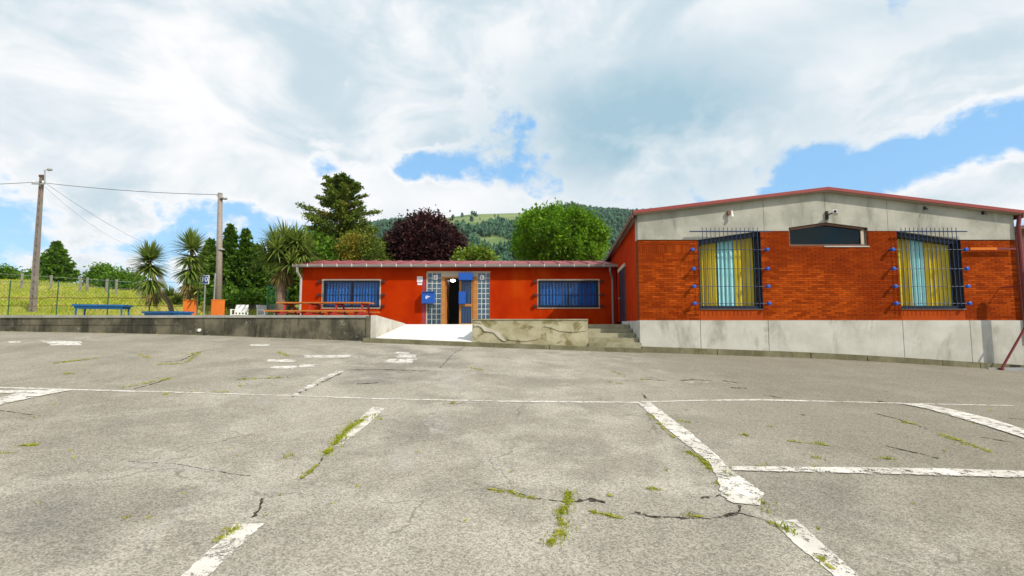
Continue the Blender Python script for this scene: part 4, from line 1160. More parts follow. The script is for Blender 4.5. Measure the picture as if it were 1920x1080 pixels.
def build_low():
    xl = lx(566); xr = XL + (YL - YG) * SHEAR - 0.02
    h = thing('low_red_building', ((xl + xr) / 2, YL, ZT), 'long low orange red rendered building with a maroon sheet roof and open entrance', 'building')
    ze = lz(501); th = 0.25
    wl0, wl1, wr0, wr1 = lx(606), lx(712), lx(1009.5), lx(1122); wz0, wz1 = lz(576.5), lz(525.5)
    d0, d1 = lx(801.5), lx(918.5); dz1 = lz(511)
    # rendered wall around the openings
    w = MB()
    def seg(a, c, z0, z1): w.box(a, c, YL, YL + th, z0, z1)
    zb = ZT - 0.2
    seg(xl, wl0, zb, ze); seg(wl0, wl1, zb, wz0); seg(wl0, wl1, wz1, ze); seg(wl1, d0, zb, ze); seg(d0, d1, dz1, ze)
    seg(d1, wr0, zb, ze); seg(wr0, wr1, zb, wz0); seg(wr0, wr1, wz1, ze); seg(wr1, xr, zb, ze)
    w.build('wall', M['red'], h)
    MB().box(xl, xl + th, YL + th + .002, 26.8, zb, ze).build('side_wall', M['red'], h)
    MB().box(xl, xr + 0.5, 26.8, 27.0, zb, ze).build('rear_wall', M['red'], h)
    # rooms behind: dark
    MB().box(xl + .3, xr, YL + 2.6, YL + 2.7, ZT, ze).build('partition', M['interior'], h)
    MB().box(xl + .3, xr, YL + th + .01, YL + 2.59, ze - 0.05, ze - 0.02).build('ceiling', M['interior'], h)
    MB().box(xl + .3, xr, YL + th + .01, YL + 2.59, ZT - 0.05, ZT - .005).build('floor', M['interior'], h)
    # windows with bars
    def window(a, c):
        t = 0.05; f = MB(); y0, y1 = YL - 0.015, YL + 0.06
        f.box(a - t, c + t, y0, y1, wz1 - .002, wz1 + t); f.box(a - t, c + t, y0, y1, wz0 - t, wz0 + .002); f.box(a - t, a + .002, y0, y1, wz0 + .003, wz1 - .003); f.box(c - .002, c + t, y0, y1, wz0 + .003, wz1 - .003)
        fr = f.build('window', M['beige'], h)
        m = MB(); y0, y1 = YL + 0.10, YL + 0.16
        m.box(a + .004, c - .004, y0, y1, wz0 + .004, wz0 + .09); m.box(a + .004, c - .004, y0, y1, wz1 - .08, wz1 - .004); m.box(a + .004, a + .07, y0, y1, wz0 + .09, wz1 - .08); m.box(c - .07, c - .004, y0, y1, wz0 + .09, wz1 - .08)
        m.box((a + c) / 2 - .03, (a + c) / 2 + .03, y0, y1, wz0 + .09, wz1 - .08)
        m.build('sash', M['navy'], fr)
        MB().box(a + .05, c - .05, YL + .125, YL + .13, wz0 + .05, wz1 - .05).build('pane', M['glassblue'], fr)
        n_ = 150; vs_ = []
        for k in range(n_ + 1):
            x = a + .01 + (c - a - .02) * k / n_
            yy = YL + 0.22 + 0.02 * math.sin(x * 38) + 0.008 * math.sin(x * 91)
            vs_ += [(x, yy, wz0), (x, yy, wz1)]
        MB().add(vs_, [(k * 2, k * 2 + 2, k * 2 + 3, k * 2 + 1) for k in range(n_)]).build('blind', M['bluecurtain'], fr, smooth=True, fix=False)
        nb = 19
        for i in range(nb):
            x = a + 0.06 + (c - a - 0.12) * i / (nb - 1)
            MB().box(x - .014, x + .014, YL - .079, YL - .057, wz0 + .01, wz1 - .01).build('bar', M['navy'], fr)
        for z in (wz0 + 0.06, (wz0 + wz1) / 2 - .05, wz1 - 0.06):
            MB().box(a - 0.16, c + 0.16, YL - .057, YL - .043, z - .014, z + .014).build('rail', M['navy'], fr)
            for x in (a - 0.16, c + 0.16):
                MB().box(x - .055, x + .055, YL - .10, YL - .001, z - .055, z + .055).build('rail_anchor', M['darkbox'], fr)
    window(wl0, wl1); window(wr0, wr1)
    # entrance: beige lintel, wooden frame, glass block side lights
    MB().box(d0 - .02, d1 + .02, YL - .02, YL + .12, dz1 - 0.004, dz1 + 0.05).build('lintel', M['beige'], h)
    MB().box(d0 - .045, d0 - .002, YL - .02, YL + .1, ZT, dz1 - .006).build('door_trim', M['beige'], h)
    fa, fb, fc, fd = lx(827.5), lx(834.5), lx(887.5), lx(895.5)
    zt = lz(519)
    MB().box(fa, fd, YL - .01, YL + .14, zt + .002, dz1 - .006).build('transom', M['beige'], h)
    f = MB(); f.box(fa, fb, YL + .01, YL + .14, ZT, zt); f.box(fc, fd, YL + .01, YL + .14, ZT, zt); f.box(fb, fc, YL + .01, YL + .14, zt - .06, zt - .001)
    f.build('door_frame', M['doorwood'], h)
    # fixed leaf at the right, other leaf swung open inside
    la = lx(861)
    lf = MB(); y0, y1 = YL + .04, YL + .09
    lf.box(la, la + .09, y0, y1, ZT + .01, zt - .062); lf.box(fc - .08, fc - .002, y0, y1, ZT + .01, zt - .062); lf.box(la + .09, fc - .08, y0, y1, ZT + .75, ZT + .86); lf.box(la + .09, fc - .08, y0, y1, ZT + .01, ZT + .05)
    leaf = lf.build('door_leaf', M['doorwood'], h)
    for z0, z1 in ((ZT + .06, ZT + .74), (ZT + .87, zt - .064)):
        MB().box(la + .092, fc - .082, YL + .06, YL + .066, z0, z1).build('pane', M['glassblue'], leaf)
        MB().box(la + .092, fc - .082, YL + .075, YL + .08, z0, z1).build('blind', M['leafblue'], leaf)
        for k in range(4):
            x = la + .12 + (fc - la - .24) * k / 3
            MB().box(x - .008, x + .008, YL + .015, YL + .03, z0, z1).build('bar', M['navy'], leaf)
    MB().box(la + .02, la + .05, YL - .01, YL + .04, ZT + .95, ZT + 1.10).build('handle', M['galv'], leaf)
    op = MB().box(fb + .002, fb + .05, YL + .15, YL + .95, ZT + .01, zt - .06).build('door_leaf', M['doorwood'], h)
    op['label'] = 'open wooden door leaf swung inwards'
    def blocks(a, c, ncol, skip_rows):
        pm = MB().box(a, c, YL + .03, YL + .07, ZT, dz1 - .008).build('glass_block_panel', M['mortarwhite'], h)
        rows = 10; ph = (dz1 - .02 - ZT) / (rows + 0.0); pw = (c - a) / ncol
        me = None; J = 0.016
        for i in range(ncol):
            for k in range(rows):
                x = a + i * pw; z = ZT + .006 + k * ph
                m = MB(); x0, x1, z0, z1 = x + J, x + pw - J, z + J, z + ph - J; e = 0.018
                m.add([(x0, YL + .031, z0), (x1, YL + .031, z0), (x1, YL + .031, z1), (x0, YL + .031, z1), (x0 + e, YL + .012, z0 + e), (x1 - e, YL + .012, z0 + e), (x1 - e, YL + .012, z1 - e), (x0 + e, YL + .012, z1 - e)],
                      [(4, 5, 6, 7), (0, 1, 5, 4), (1, 2, 6, 5), (2, 3, 7, 6), (3, 0, 4, 7)])
                if me is None: o = m.build('glass_block', M['gblock'], pm, fix=False); me = o.data
                else: link('glass_block', me, (x + pw / 2, YL + .0215, z0), pm)
        # iron bars in front
        for k in range(5 if skip_rows else 0):
            x = a + .05 + (c - a - .1) * k / 4
            MB().box(x - .008, x + .008, YL - .03, YL - .012, ZT + .02, ZT + .85).build('bar', M['black'], pm)
    t = NT('glass_block_glass'); b = t.bsdf(t.mix(t.ramp(t.noise(4, 3), .4, .6), (0.035, 0.075, 0.13), (0.07, 0.12, 0.16)), 0.12, t.noise(14, 2), 0.3, 0.02, spec=0.6); M['gblock'] = t.done(b)
    blocks(d0, fa - .004, 3, True); blocks(fd + .004, d1, 3, False)
    # roof: one sheet per seam, gutter lengths, downpipes
    yg0 = YL - 0.28; zg = lz(499) - 0.02; yr = 23.2; zr = P(1100, 490.5, yr).z
    x0 = lx(556, 497); x1 = xr + 0.02
    n_ = 22; w_ = (x1 - x0) / n_
    sag = lambda x: 0.0
    for i in range(n_):
        a, c = x0 + i * w_ + .004, x0 + (i + 1) * w_ - .004
        m = MB().hexa([(a, yg0 + .03, zg + .05), (c, yg0 + .03, zg + .05), (c, yr, zr), (a, yr, zr), (a, yg0 + .03, zg + .085), (c, yg0 + .03, zg + .085), (c, yr, zr + .035), (a, yr, zr + .035)])
        o = m.build('roof_panel', M['roofred'], h)
        MB().hexa([(a - .02, yg0 + .02, zg + .087), (a + .03, yg0 + .02, zg + .087), (a + .03, yr, zr + .037), (a - .02, yr, zr + .037), (a - .01, yg0 + .02, zg + .125), (a + .02, yg0 + .02, zg + .125), (a + .02, yr, zr + .075), (a - .01, yr, zr + .075)]).build('seam_rib', M['roofred'], o)
    MB().hexa([(x0, yr + .002, zr), (x1 + .4, yr + .002, zr), (x1 + .4, 27.2, zg), (x0, 27.2, zg), (x0, yr + .002, zr + .035), (x1 + .4, yr + .002, zr + .035), (x1 + .4, 27.2, zg + .04), (x0, 27.2, zg + .04)]).build('rear_roof', M['roofred'], h)
    MB().prism([(xl + .01, ze), (xr, ze), (xr, ze + .001 + .1), (xl + .01, ze + .1)], YL + .01, YL + .2).build('wall_plate', M['red'], h)
    # verge triangle at the left gable end
    MB().hexa([(xl, YL + .21, ze + .002), (xl + .2, YL + .21, ze + .002), (xl + .2, 26.5, ze + .002), (xl, 26.5, ze + .002), (xl, yr - .2, zr - .06), (xl + .2, yr - .2, zr - .06), (xl + .2, yr + .2, zr - .06), (xl, yr + .2, zr - .06)]).build('gable_infill', M['red'], h)
    prof = [(-0.075, 0.045), (-0.07, -0.01), (-0.045, -0.05), (0.0, -0.065), (0.045, -0.05), (0.07, -0.01), (0.075, 0.045)]
    for i in range(n_):
        a, c = x0 + i * w_ + .003, x0 + (i + 1) * w_ - .003; m = MB()
        vs_ = [(x, yg0 - .02 + py, zg + pz) for x in (a, c) for py, pz in prof]; k = len(prof)
        m.add(vs_, [(j, j + 1, j + 1 + k, j + k) for j in range(k - 1)])
        gt = m.build('gutter', M['gutter'], h, smooth=True)
        MB().box(a - .008, a + .014, yg0 - .105, yg0 - .09, zg - .05, zg + .075).build('gutter_clip', M['white'], gt)
    p = lx(563.5)
    MB().tube([(p - .03, yg0 - .02, zg - .06), (p - .03, yg0 - .02, zg - .25), (p + .04, YL - .07, zg - .5), (p + .04, YL - .07, ZT)], 0.05, 10).build('downpipe', M['pipelt'], h)
    p = lx(1147)
    MB().tube([(p - .12, yg0 - .02, zg - .06), (p - .12, yg0 - .02, zg - .22), (p + .02, YL - .07, zg - .5), (p + .02, YL - .07, ZT)], 0.045, 10).build('downpipe', M['pipe'], h)
    # thin dull purple band on the wall left of the entrance
    MB().box(lx(791.5), lx(800) - .05, YL - .006, YL - .001, ZT, lz(522)).build('purple_band', M['lilac'], h)
    return h


LOW = build_low()


def boxthing(u0, u1, v0, v1, y, dep, name, mat, label, cat, extra=None):
    a = P(u0, v1, y); c = P(u1, v0, y)
    r = thing(name, ((a.x + c.x) / 2, y, a.z), label, cat)
    MB().box(a.x, c.x, y - dep, y, a.z, c.z).build('case', mat, r)
    if extra: extra(r, a, c, y - dep)
    return r


def bird(r, a, c, y):
    # pale post-horn like emblem, lid line and slot
    m = MB(); cx = a.x + (c.x - a.x) * 0.42; cz = (a.z + c.z) / 2
    for i in range(7):
        th0, th1 = 0.9 + i * 0.55, 0.9 + (i + 1) * 0.55
        p = [(cx + rr * math.cos(t_), cz + rr * math.sin(t_)) for t_, rr in ((th0, .07), (th1, .07), (th1, .045), (th0, .045))]
        m.prism(p, y - .006, y - .001)
    m.box(cx - .01, cx + .12, y - .006, y - .001, cz + .02, cz + .045); m.box(cx - .03, cx + .05, y - .0062, y - .001, cz - .02, cz + .005)
    m.build('emblem', M['signwhite'], r)
    MB().box(a.x + .01, c.x - .01, y - .02, y - .001, c.z - .05, c.z - .03).build('lid_edge', M['navy'], r)


def plain(r, a, c, y):
    MB().box(a.x + .015, c.x - .015, y - .012, y - .001, a.z + .02, c.z - .02).build('front_panel', M['bluebox'], r)


boxthing(792.5, 816.5, 547, 569, YL - .04, 0.22, 'letter_box', M['bluebox'], 'blue metal box with a small white emblem left of the entrance', 'box', bird)
boxthing(860.5, 874, 547, 570.5, YL + .0, 0.14, 'blue_cabinet', M['bluebox'], 'plain blue box fixed in front of the closed door leaf', 'box', plain)
boxthing(861, 887, 512.5, 526.5, YL - .03, 0.25, 'shutter_box', M['bluebox'], 'blue box hanging at the head of the entrance door', 'box', plain)
for (u0, u1, v0, v1, lab) in ((782, 792.5, 518.5, 529, 'upper white notice left of the entrance'), (783, 791.5, 530, 534.5, 'lower small white notice left of the entrance')):
    a = P(u0, v1, YL); c = P(u1, v0, YL)
    r = thing('wall_notice', ((a.x + c.x) / 2, YL, a.z), lab, 'notice')
    MB().box(a.x, c.x, YL - .014, YL - .002, a.z, c.z).build('sheet', M['paper'], r)
    for k in range(3 if v1 < 530 else 1):
        z = c.z - (k + 1) * (c.z - a.z) / 4.5
        MB().box(a.x + .03, c.x - .03 - .04 * (k == 2), YL - .017, YL - .0145, z - .008, z + .008).build('text_rule', M['pipe'], r)
for (u0, u1, lab) in ((813, 821, 'small pale sticker on the left glass block panel'), (900, 908, 'small pale sticker on the right glass block panel')):
    a = P(u0, 524.5, YL); c = P(u1, 516, YL)
    r = thing('door_sticker', ((a.x + c.x) / 2, YL, a.z), lab, 'sticker')
    MB().box(a.x, c.x, YL + .002, YL + .009, a.z, c.z).build('sheet', M['paper'], r)
    MB().box(a.x + .05, a.x + .09, YL - .001, YL + .0015, a.z + .04, c.z - .04).build('printed_mark', M['greengate'], r)
p = P(849, 526.5, YL + 1.2)
r = thing('ceiling_lamp', (p.x, p.y, p.z), 'lit round ceiling lamp seen through the open entrance', 'lamp')
MB().tube([(p.x, p.y, p.z + .05), (p.x, p.y, p.z + .03), (p.x, p.y, p.z - .03), (p.x, p.y, p.z - .05)], [0.09, .115, 0.10, 0.05], 20).build('diffuser', M['lamp'], r)
MB().tube([(p.x, p.y, p.z + .052), (p.x, p.y, p.z + .16)], 0.03, 8).build('stem', M['white'], r)

# ------------------------------------------------------------------ terrace furniture
def build_picnic_table():
    y = 15.9; x0 = P(517, 566, y).x; x1 = P(690, 566, y).x; zt = ZT + 0.74
    r = thing('picnic_table', ((x0 + x1) / 2, y, ZT), 'long picnic table with varnished boards, red steel legs and two benches', 'table')
    for k in range(5):
        yy = y + 0.02 + k * 0.15
        MB().box(x0 + RND.uniform(-.01, .01), x1 + RND.uniform(-.01, .01), yy, yy + .138, zt - .045, zt).build('table_board', M['tablewood'], r)
    for yb, zz in ((y - 0.62, 0.45), (y + 1.05, 0.45)):
        for k in range(2): MB().box(x0 - .08, x1 + .04, yb + k * .15, yb + k * .15 + .138, ZT + zz - .045, ZT + zz).build('bench_board', M['tablewood'], r)
    n_ = 4
    for i in range(n_):
        x = x0 + 0.25 + (x1 - x0 - 0.5) * i / (n_ - 1)
        m = MB(); m.bar((x, y - 0.55, ZT + .38), (x, y + 1.25, ZT + .38), .05, .05)
        m.bar((x, y + .05, zt - .072), (x, y + .72, zt - .072), .05, .05)
        for sgn, ya, yc in ((0, y - .45, y + .12), (1, y + 1.15, y + .62)):
            m.bar((x + .051, ya, ZT + .01), (x + .051, yc, zt - .05), .045, .05)
        for ya in (y - .47, y + 1.2): m.box(x - .022, x + .022, ya - .022, ya + .022, ZT + .01, ZT + .40)
        m.build('trestle', M['redsteel'], r)


build_picnic_table()


def blue_table(u0, u1, vtop, y, dy, h, label, rot):
    a = P(u0, vtop, y); c = P(u1, vtop, y); cx = (a.x + c.x) / 2; L_ = (c.x - a.x) / 2 * 0.93; zt = ZT + h
    r = thing('blue_table', (cx, y, ZT), label, 'table', 'blue tables on the terrace')
    ca, sa = math.cos(rot), math.sin(rot)
    ex = Vector((ca, sa, 0)); ey = Vector((-sa, ca, 0)); ez = Vector((0, 0, 1)); o = Vector((cx, y, 0))
    n_ = 4; w = dy / n_
    for k in range(n_):
        MB().obox(o + ey * (-dy / 2 + (k + .5) * w) + ez * (zt - .03), ex * L_, ey * (w / 2 - .006), ez * .03).build('board', M['table_blue'], r)
    for sx in (-1, 1):
        for sy in (-1, 1):
            p = o + ex * (sx * (L_ - .1)) + ey * (sy * (dy / 2 - .08))
            MB().tube([(p.x + ex.x * sx * .03, p.y + ex.y * sx * .03, ZT), (p.x, p.y, zt - .06)], 0.025, 8).build('leg', M['table_blue'], r)
    m = MB()
    for sy in (-1, 1): m.obox(o + ey * (sy * (dy / 2 - .06)) + ez * (zt - .10), ex * (L_ - .06), ey * .012, ez * .04)
    for sx in (-1, 1): m.obox(o + ex * (sx * (L_ - .05)) + ez * (zt - .102), ex * .012, ey * (dy / 2 - .08), ez * .04)
    m.build('apron', M['table_blue'], r)


blue_table(152, 236, 572, 16.3, 0.75, 0.66, 'blue painted table standing on four legs at the left of the terrace', 0.35)
blue_table(275, 356, 584, 15.2, 0.75, 0.40, 'low blue table just showing over the wall before the left planter', -0.3)


def chair(u, y, label, rot):
    p = P(u, 590, y); r = thing('garden_chair', (p.x, y, ZT), label, 'chair', 'white plastic chairs on the terrace')
    ca, sa = math.cos(rot), math.sin(rot)
    def W(x, yy, z): return Vector((p.x + x * ca - yy * sa, y + x * sa + yy * ca, ZT + z))
    def hx(x0, x1, y0, y1, z0, z1, ty=0.0):
        return MB().hexa([W(x0, y0, z0), W(x1, y0, z0), W(x1, y1, z0), W(x0, y1, z0), W(x0, y0 + ty, z1), W(x1, y0 + ty, z1), W(x1, y1 + ty, z1), W(x0, y1 + ty, z1)])
    hx(-.24, .24, -.25, .22, .40, .43).build('seat', M['white'], r)
    b = MB(); b.v = []; b.f = []
    back = hx(-.25, .25, .20, .235, .52, .86, .10); back.build('backrest', M['white'], r)
    for k in range(3): hx(-.16 + k * .13, -.10 + k * .13, .19, .22, .43, .52, .01).build('back_slat', M['white'], r)
    for sx in (-1, 1):
        hx(sx * .27 - .03, sx * .27 + .03, -.22, .24, .62, .65).build('armrest', M['white'], r)
        hx(sx * .26 - .025, sx * .26 + .025, -.24, -.19, 0, .62).build('leg', M['white'], r)
        hx(sx * .25 - .025, sx * .25 + .025, .20, .25, 0, .62).build('leg', M['white'], r)


chair(449, 20.6, 'white plastic armchair beside the right planter', 0.2)
chair(499, 21.2, 'white plastic armchair behind the left end of the picnic table', 1.2)


def planter(u, y, label):
    p = P(u, 590, y); zt = P(u, 564, y).z
    r = thing('brick_planter', (p.x, y, ZT), label, 'planter', 'tall terracotta planters')
    w = 0.205; rot = 0.6; ex = Vector((math.cos(rot), math.sin(rot), 0)) * w; ey = Vector((-math.sin(rot), math.cos(rot), 0)) * w
    MB().obox((p.x, y, (ZT + zt) / 2), ex, ey, (0, 0, (zt - ZT) / 2)).build('body', M['planter'], r)
    m = MB(); c = Vector((p.x, y, zt + .015))
    for s_ in (-1, 1):
        m.obox(c + ex * (s_ * .9), ex * .14, ey * 1.05, (0, 0, .02)); m.obox(c + ey * (s_ * .9), ex * .75, ey * .14, (0, 0, .0195))
    m.build('rim', M['planter'], r)
    MB().obox((p.x, y, zt + .003), ex * .76, ey * .76, (0, 0, .01)).build('soil', M['soil'], r)
    return zt


ZPL = planter(355, 17.4, 'terracotta planter holding the tall spiky palm left of the pole')
planter(407.5, 17.4, 'terracotta planter in front of the wooden pole')


# ------------------------------------------------------------------ plants
def frame_for(d):
    d = d / np.linalg.norm(d, axis=-1, keepdims=True); return d


def leaves(points, size, rng, elong=1.6, out=None, droop=0.0):
    n_ = len(points)
    a = rng.normal(size=(n_, 3));
    if out is not None: a = a * 0.75 + out * 0.9
    a[:, 2] -= droop
    a /= np.linalg.norm(a, axis=1, keepdims=True) + 1e-9
    b = rng.normal(size=(n_, 3)); b -= (b * a).sum(1, keepdims=True) * a; b /= np.linalg.norm(b, axis=1, keepdims=True) + 1e-9
    s = (size * rng.uniform(0.6, 1.35, size=(n_, 1)))
    A = a * s * elong; B = b * s * 0.5
    v = np.stack([points, points + A * 0.5 + B, points + A, points + A * 0.5 - B], 1).reshape(-1, 3)
    q = np.arange(n_ * 4).reshape(-1, 4)
    return v, q


def crown_points(lobes, n_clump, per, rng, sig, shell=0.75):
    """lobes: (x,y,z,rx,ry,rz); clumps near the surface, leaves around each clump"""
    vol = np.array([l[3] * l[4] * l[5] for l in lobes]) ** 0.67; vol /= vol.sum()
    idx = rng.choice(len(lobes), n_clump, p=vol); L = np.array(lobes)[idx]
    d = rng.normal(size=(n_clump, 3)); d /= np.linalg.norm(d, axis=1, keepdims=True)
    r = shell + (1.0 - shell) * rng.random((n_clump, 1)) ** 0.6
    r *= 1 + 0.13 * rng.normal(size=(n_clump, 1)).clip(-1.5, 1.5)
    c = L[:, :3] + d * r * L[:, 3:]
    pts = np.repeat(c, per, 0) + rng.normal(size=(n_clump * per, 3)) * sig
    out = np.repeat(d, per, 0)
    return pts, out


def limbs(base, height, r0, tips, mat, root, lean=(0, 0)):
    top = Vector(base) + Vector((lean[0], lean[1], height))
    m = MB(); b = Vector(base) - Vector((0, 0, 0.3))
    m.tube([b, Vector(base).lerp(top, .35) + Vector((.06, 0, 0)), Vector(base).lerp(top, .7) + Vector((-.05, .05, 0)), top], [r0 * 1.25, r0, r0 * .7, r0 * .35], 9)
    for i, t in enumerate(tips):
        st = Vector(base).lerp(top, 0.35 + 0.6 * ((i * 0.618) % 1)); t = Vector(t)
        mid = st.lerp(t, .5) + Vector((0, 0, .12 * (t - st).length))
        m.tube([st, mid, t], [r0 * .42, r0 * .26, r0 * .08], 6)
    m.build('trunk', mat, root)


def broad_tree(u, v0, v1, w, Y, name, label, leaf, n_clump, per, size, seed, lobes, cat='tree', ground_z=None, sig=0.28, bark='bark', shell=.72):
    """u centre column, v0 top row, v1 row of crown bottom, w crown width in px; lobes in unit box (-1..1, -1..1, 0..1, radii)"""
    rng = np.random.default_rng(seed)
    top = P(u, v0, Y); bot = P(u, v1, Y); H = top.z - bot.z; W_ = w / F * Y / 2
    gz_ = ground_z if ground_z is not None else T(top.x, Y)
    r = thing(name, (top.x, Y, gz_), label, cat)
    LB = [(top.x + a * W_, Y + b * W_, bot.z + c * H, rx * W_, ry * W_, rz * H) for a, b, c, rx, ry, rz in lobes]
    pts, out = crown_points(LB, n_clump, per, rng, sig, shell)
    pts[:, 2] = np.maximum(pts[:, 2], gz_ + 0.1)
    v, q = leaves(pts, size, rng, out=out)
    tips = [LB[i % len(LB)][:3] for i in range(min(9, max(4, len(LB))))]
    tips = [(t[0] + rng.normal() * .4, t[1] + rng.normal() * .4, t[2]) for t in tips]
    limbs((top.x, Y, gz_), max(0.8, (bot.z - gz_) + H * 0.55), max(.05, 0.032 * (top.z - gz_)), tips, M[bark], r)
    stuff(npmesh('crown', v, q, M[leaf], tuple(np.array([top.x, Y, gz_])), r))
    return r


def ball_lobes(k, seed, flat=0.5, rr=.5, spread=.62):
    r = np.random.default_rng(seed); out = [(0, 0, .48, .74, .74, .46)]
    for i in range(k):
        a = r.uniform(0, 6.28); e = r.uniform(-.5, 1.0)
        out.append((spread * math.cos(a) * math.cos(e), spread * math.sin(a) * math.cos(e), .5 + .36 * math.sin(e) * 1.0, rr * r.uniform(.65, 1), rr * r.uniform(.65, 1), rr * .5 * r.uniform(.7, 1)))
    return out


broad_tree(1046, 388, 520, 190, 31, 'round_tree', 'dense rounded bright green tree behind the low building', 'leaf_round', 2600, 26, 0.105, 1, ball_lobes(30, 2, rr=.34, spread=.66), sig=.15, shell=.82)
PL = [(0, 0, .42, .62, .6, .42), (-.35, 0, .45, .5, .5, .36), (.42, 0, .40, .5, .5, .34), (-.1, .1, .68, .42, .4, .30), (.18, -.1, .64, .40, .4, .30), (-.55, 0, .25, .42, .4, .28), (.6, 0, .25, .38, .4, .26)]
broad_tree(796, 402, 505, 162, 31, 'plum_tree', 'dark purple leaved plum tree behind the roof', 'leaf_plum', 1900, 22, 0.105, 3, PL, sig=.22)
broad_tree(892, 466, 505, 76, 26.5 + 1.5, 'light_bush', 'yellow green bush peeping over the roof between the dark tree and the round tree', 'leaf_light', 160, 16, 0.13, 4, ball_lobes(6, 5), 'bush', sig=.16)
broad_tree(600, 448, 520, 90, 28.5, 'green_shrub_tree', 'mid green bushy tree at the left end of the low roof', 'leaf_bush', 380, 20, 0.15, 6, ball_lobes(9, 7), sig=.2)
broad_tree(190, 502, 545, 44, 48, 'meadow_tree', 'rounded dark green tree on the meadow skyline between pole and palms', 'leaf_bush', 420, 16, 0.15, 8, ball_lobes(7, 9), sig=.28)
broad_tree(232, 512, 548, 70, 46, 'meadow_bush', 'wide green bush on the meadow skyline just left of the leaning palm', 'leaf_bush', 420, 16, 0.15, 10, ball_lobes(7, 11), 'bush', sig=.28)
broad_tree(6, 506, 545, 44, 46, 'edge_tree', 'green bush on the meadow skyline at the left picture edge', 'leaf_bush', 400, 16, 0.15, 12, ball_lobes(7, 13), 'bush', sig=.28)
broad_tree(50, 519, 548, 44, 50, 'meadow_hedge', 'low green hedge on the skyline behind the left pole', 'leaf_bush', 360, 16, 0.15, 14, ball_lobes(6, 15), 'bush', sig=.28)
broad_tree(460, 545, 585, 130, 23.6, 'undergrowth_bush', 'mixed green undergrowth beneath the dark cypresses', 'leaf_bush', 420, 16, 0.10, 16, ball_lobes(10, 17), 'bush', sig=.16)
broad_tree(680, 440, 520, 90, 29, 'lower_conifer_shrub', 'olive green bush at the right foot of the tall conifer', 'leaf_conifer', 700, 20, 0.09, 18, ball_lobes(9, 19), 'bush', sig=.2)


def conifer(u, v0, v1, w, Y, name, label, leaf, seed, n_br=90, per=60, size=.16, droop=.15, prof=None, trunk_r=.16, bark='bark', gap=0.0, bottom_v=None):
    rng = np.random.default_rng(seed); top = P(u, v0, Y); gz_ = T(top.x, Y); bot = max(gz_ + .3, P(u, v1, Y).z); H = top.z - bot; W_ = w / F * Y / 2
    r = thing(name, (top.x, Y, gz_), label, 'tree')
    m = MB(); m.tube([(top.x, Y, gz_ - .3), (top.x + .04, Y, bot + H * .5), (top.x, Y, top.z - .1)], [trunk_r, trunk_r * .6, .02], 8)
    P_, O_ = [], []
    for i in range(n_br):
        t = (i + rng.random()) / n_br; z = bot + H * t
        L_ = W_ * (prof(t) if prof else (1 - t) ** .8 + .04) * rng.uniform(.7, 1.15)
        if rng.random() < gap: continue
        a = i * 2.4 + rng.normal() * .3; d = np.array([math.cos(a), math.sin(a), 0.0])
        rise = 0.25 + .5 * t
        tip = np.array([top.x, Y, z]) + d * L_ + np.array([0, 0, L_ * (rise - droop)])
        if L_ > .5: m.tube([(top.x, Y, z - .1), (top.x + d[0] * L_ * .5, Y + d[1] * L_ * .5, z + L_ * .5 * (rise - droop) + .05), tuple(tip)], [trunk_r * .22, trunk_r * .14, .01], 5)
        k = int(per * (0.35 + L_ / W_))
        s_ = rng.random(k) ** .7
        c = np.array([top.x, Y, z]) + d * (L_ * s_)[:, None] + np.array([0, 0, 1.0]) * ((rise - droop) * L_ * s_ ** 1.2)[:, None]
        c += rng.normal(size=c.shape) * np.array([.13, .13, .055]) * (0.45 + .45 * L_) * (1.25 - .6 * s_)[:, None]
        P_.append(c); O_.append(np.tile(d + np.array([0, 0, .15]), (k, 1)))
    m.build('trunk', M[bark], r)
    v, q = leaves(np.concatenate(P_), size, rng, 1.9, np.concatenate(O_), .1)
    stuff(npmesh('crown', v, q, M[leaf], (top.x, Y, gz_), r))


conifer(642, 331, 505, 172, 31, 'tall_conifer', 'tall olive green conifer with a bare trunk behind the left end of the roof', 'leaf_conifer', 31, 150, 420, .085, .30, lambda t: np.interp(t, [0, .15, .35, .5, .65, .8, .92, 1], [1, .95, .86, .72, .56, .42, .30, .06]) * (.68 + .42 * abs(math.sin(t * 20))), .24, 'barkpale', .18)
conifer(107, 455, 535, 70, 55, 'conical_tree', 'pointed mid green conifer on the meadow right of the left pole', 'leaf_bush', 32, 150, 130, .16, .1, lambda t: (1 - t) ** 1.0 + .03)
for (u, v0, w, Y, sd, lab) in ((433, 424, 50, 24.5, 33, 'tallest dark cypress just right of the wooden pole'), (462, 432, 48, 24.8, 34, 'dark cypress second to the right of the wooden pole'), (396, 452, 50, 24.6, 35, 'dark cypress just left of the wooden pole'),
                               (484, 462, 56, 24.4, 36, 'shorter dark cypress behind the big cordyline'), (376, 486, 40, 24.9, 37, 'smallest dark cypress behind the blue sign'), (415, 470, 66, 24.0, 38, 'broad dark cypress behind the wooden pole'), (448, 478, 70, 24.1, 39, 'broad dark cypress above the white chair')):
    conifer(u, v0, 590, w, Y, 'cypress', lab, 'leaf_cypress', sd, 110, 120, .085, -.25, lambda t: ((1 - t) ** .8 * 1.05 + .03) * (.75 + .35 * abs(math.sin(t * 17))), .10, gap=.15)
for (u, v0, w, sd, lab) in ((510, 500, 60, 41, 'dark cypress beside the trunk of the big cordyline'), (548, 500, 60, 42, 'dark shrub conifer at the left corner of the low building')):
    conifer(u, v0, 590, w, 25.2, 'cypress', lab, 'leaf_cypress', sd, 70, 80, .11, .05, lambda t: (1 - t) ** .5 * .95 + .05, .1)


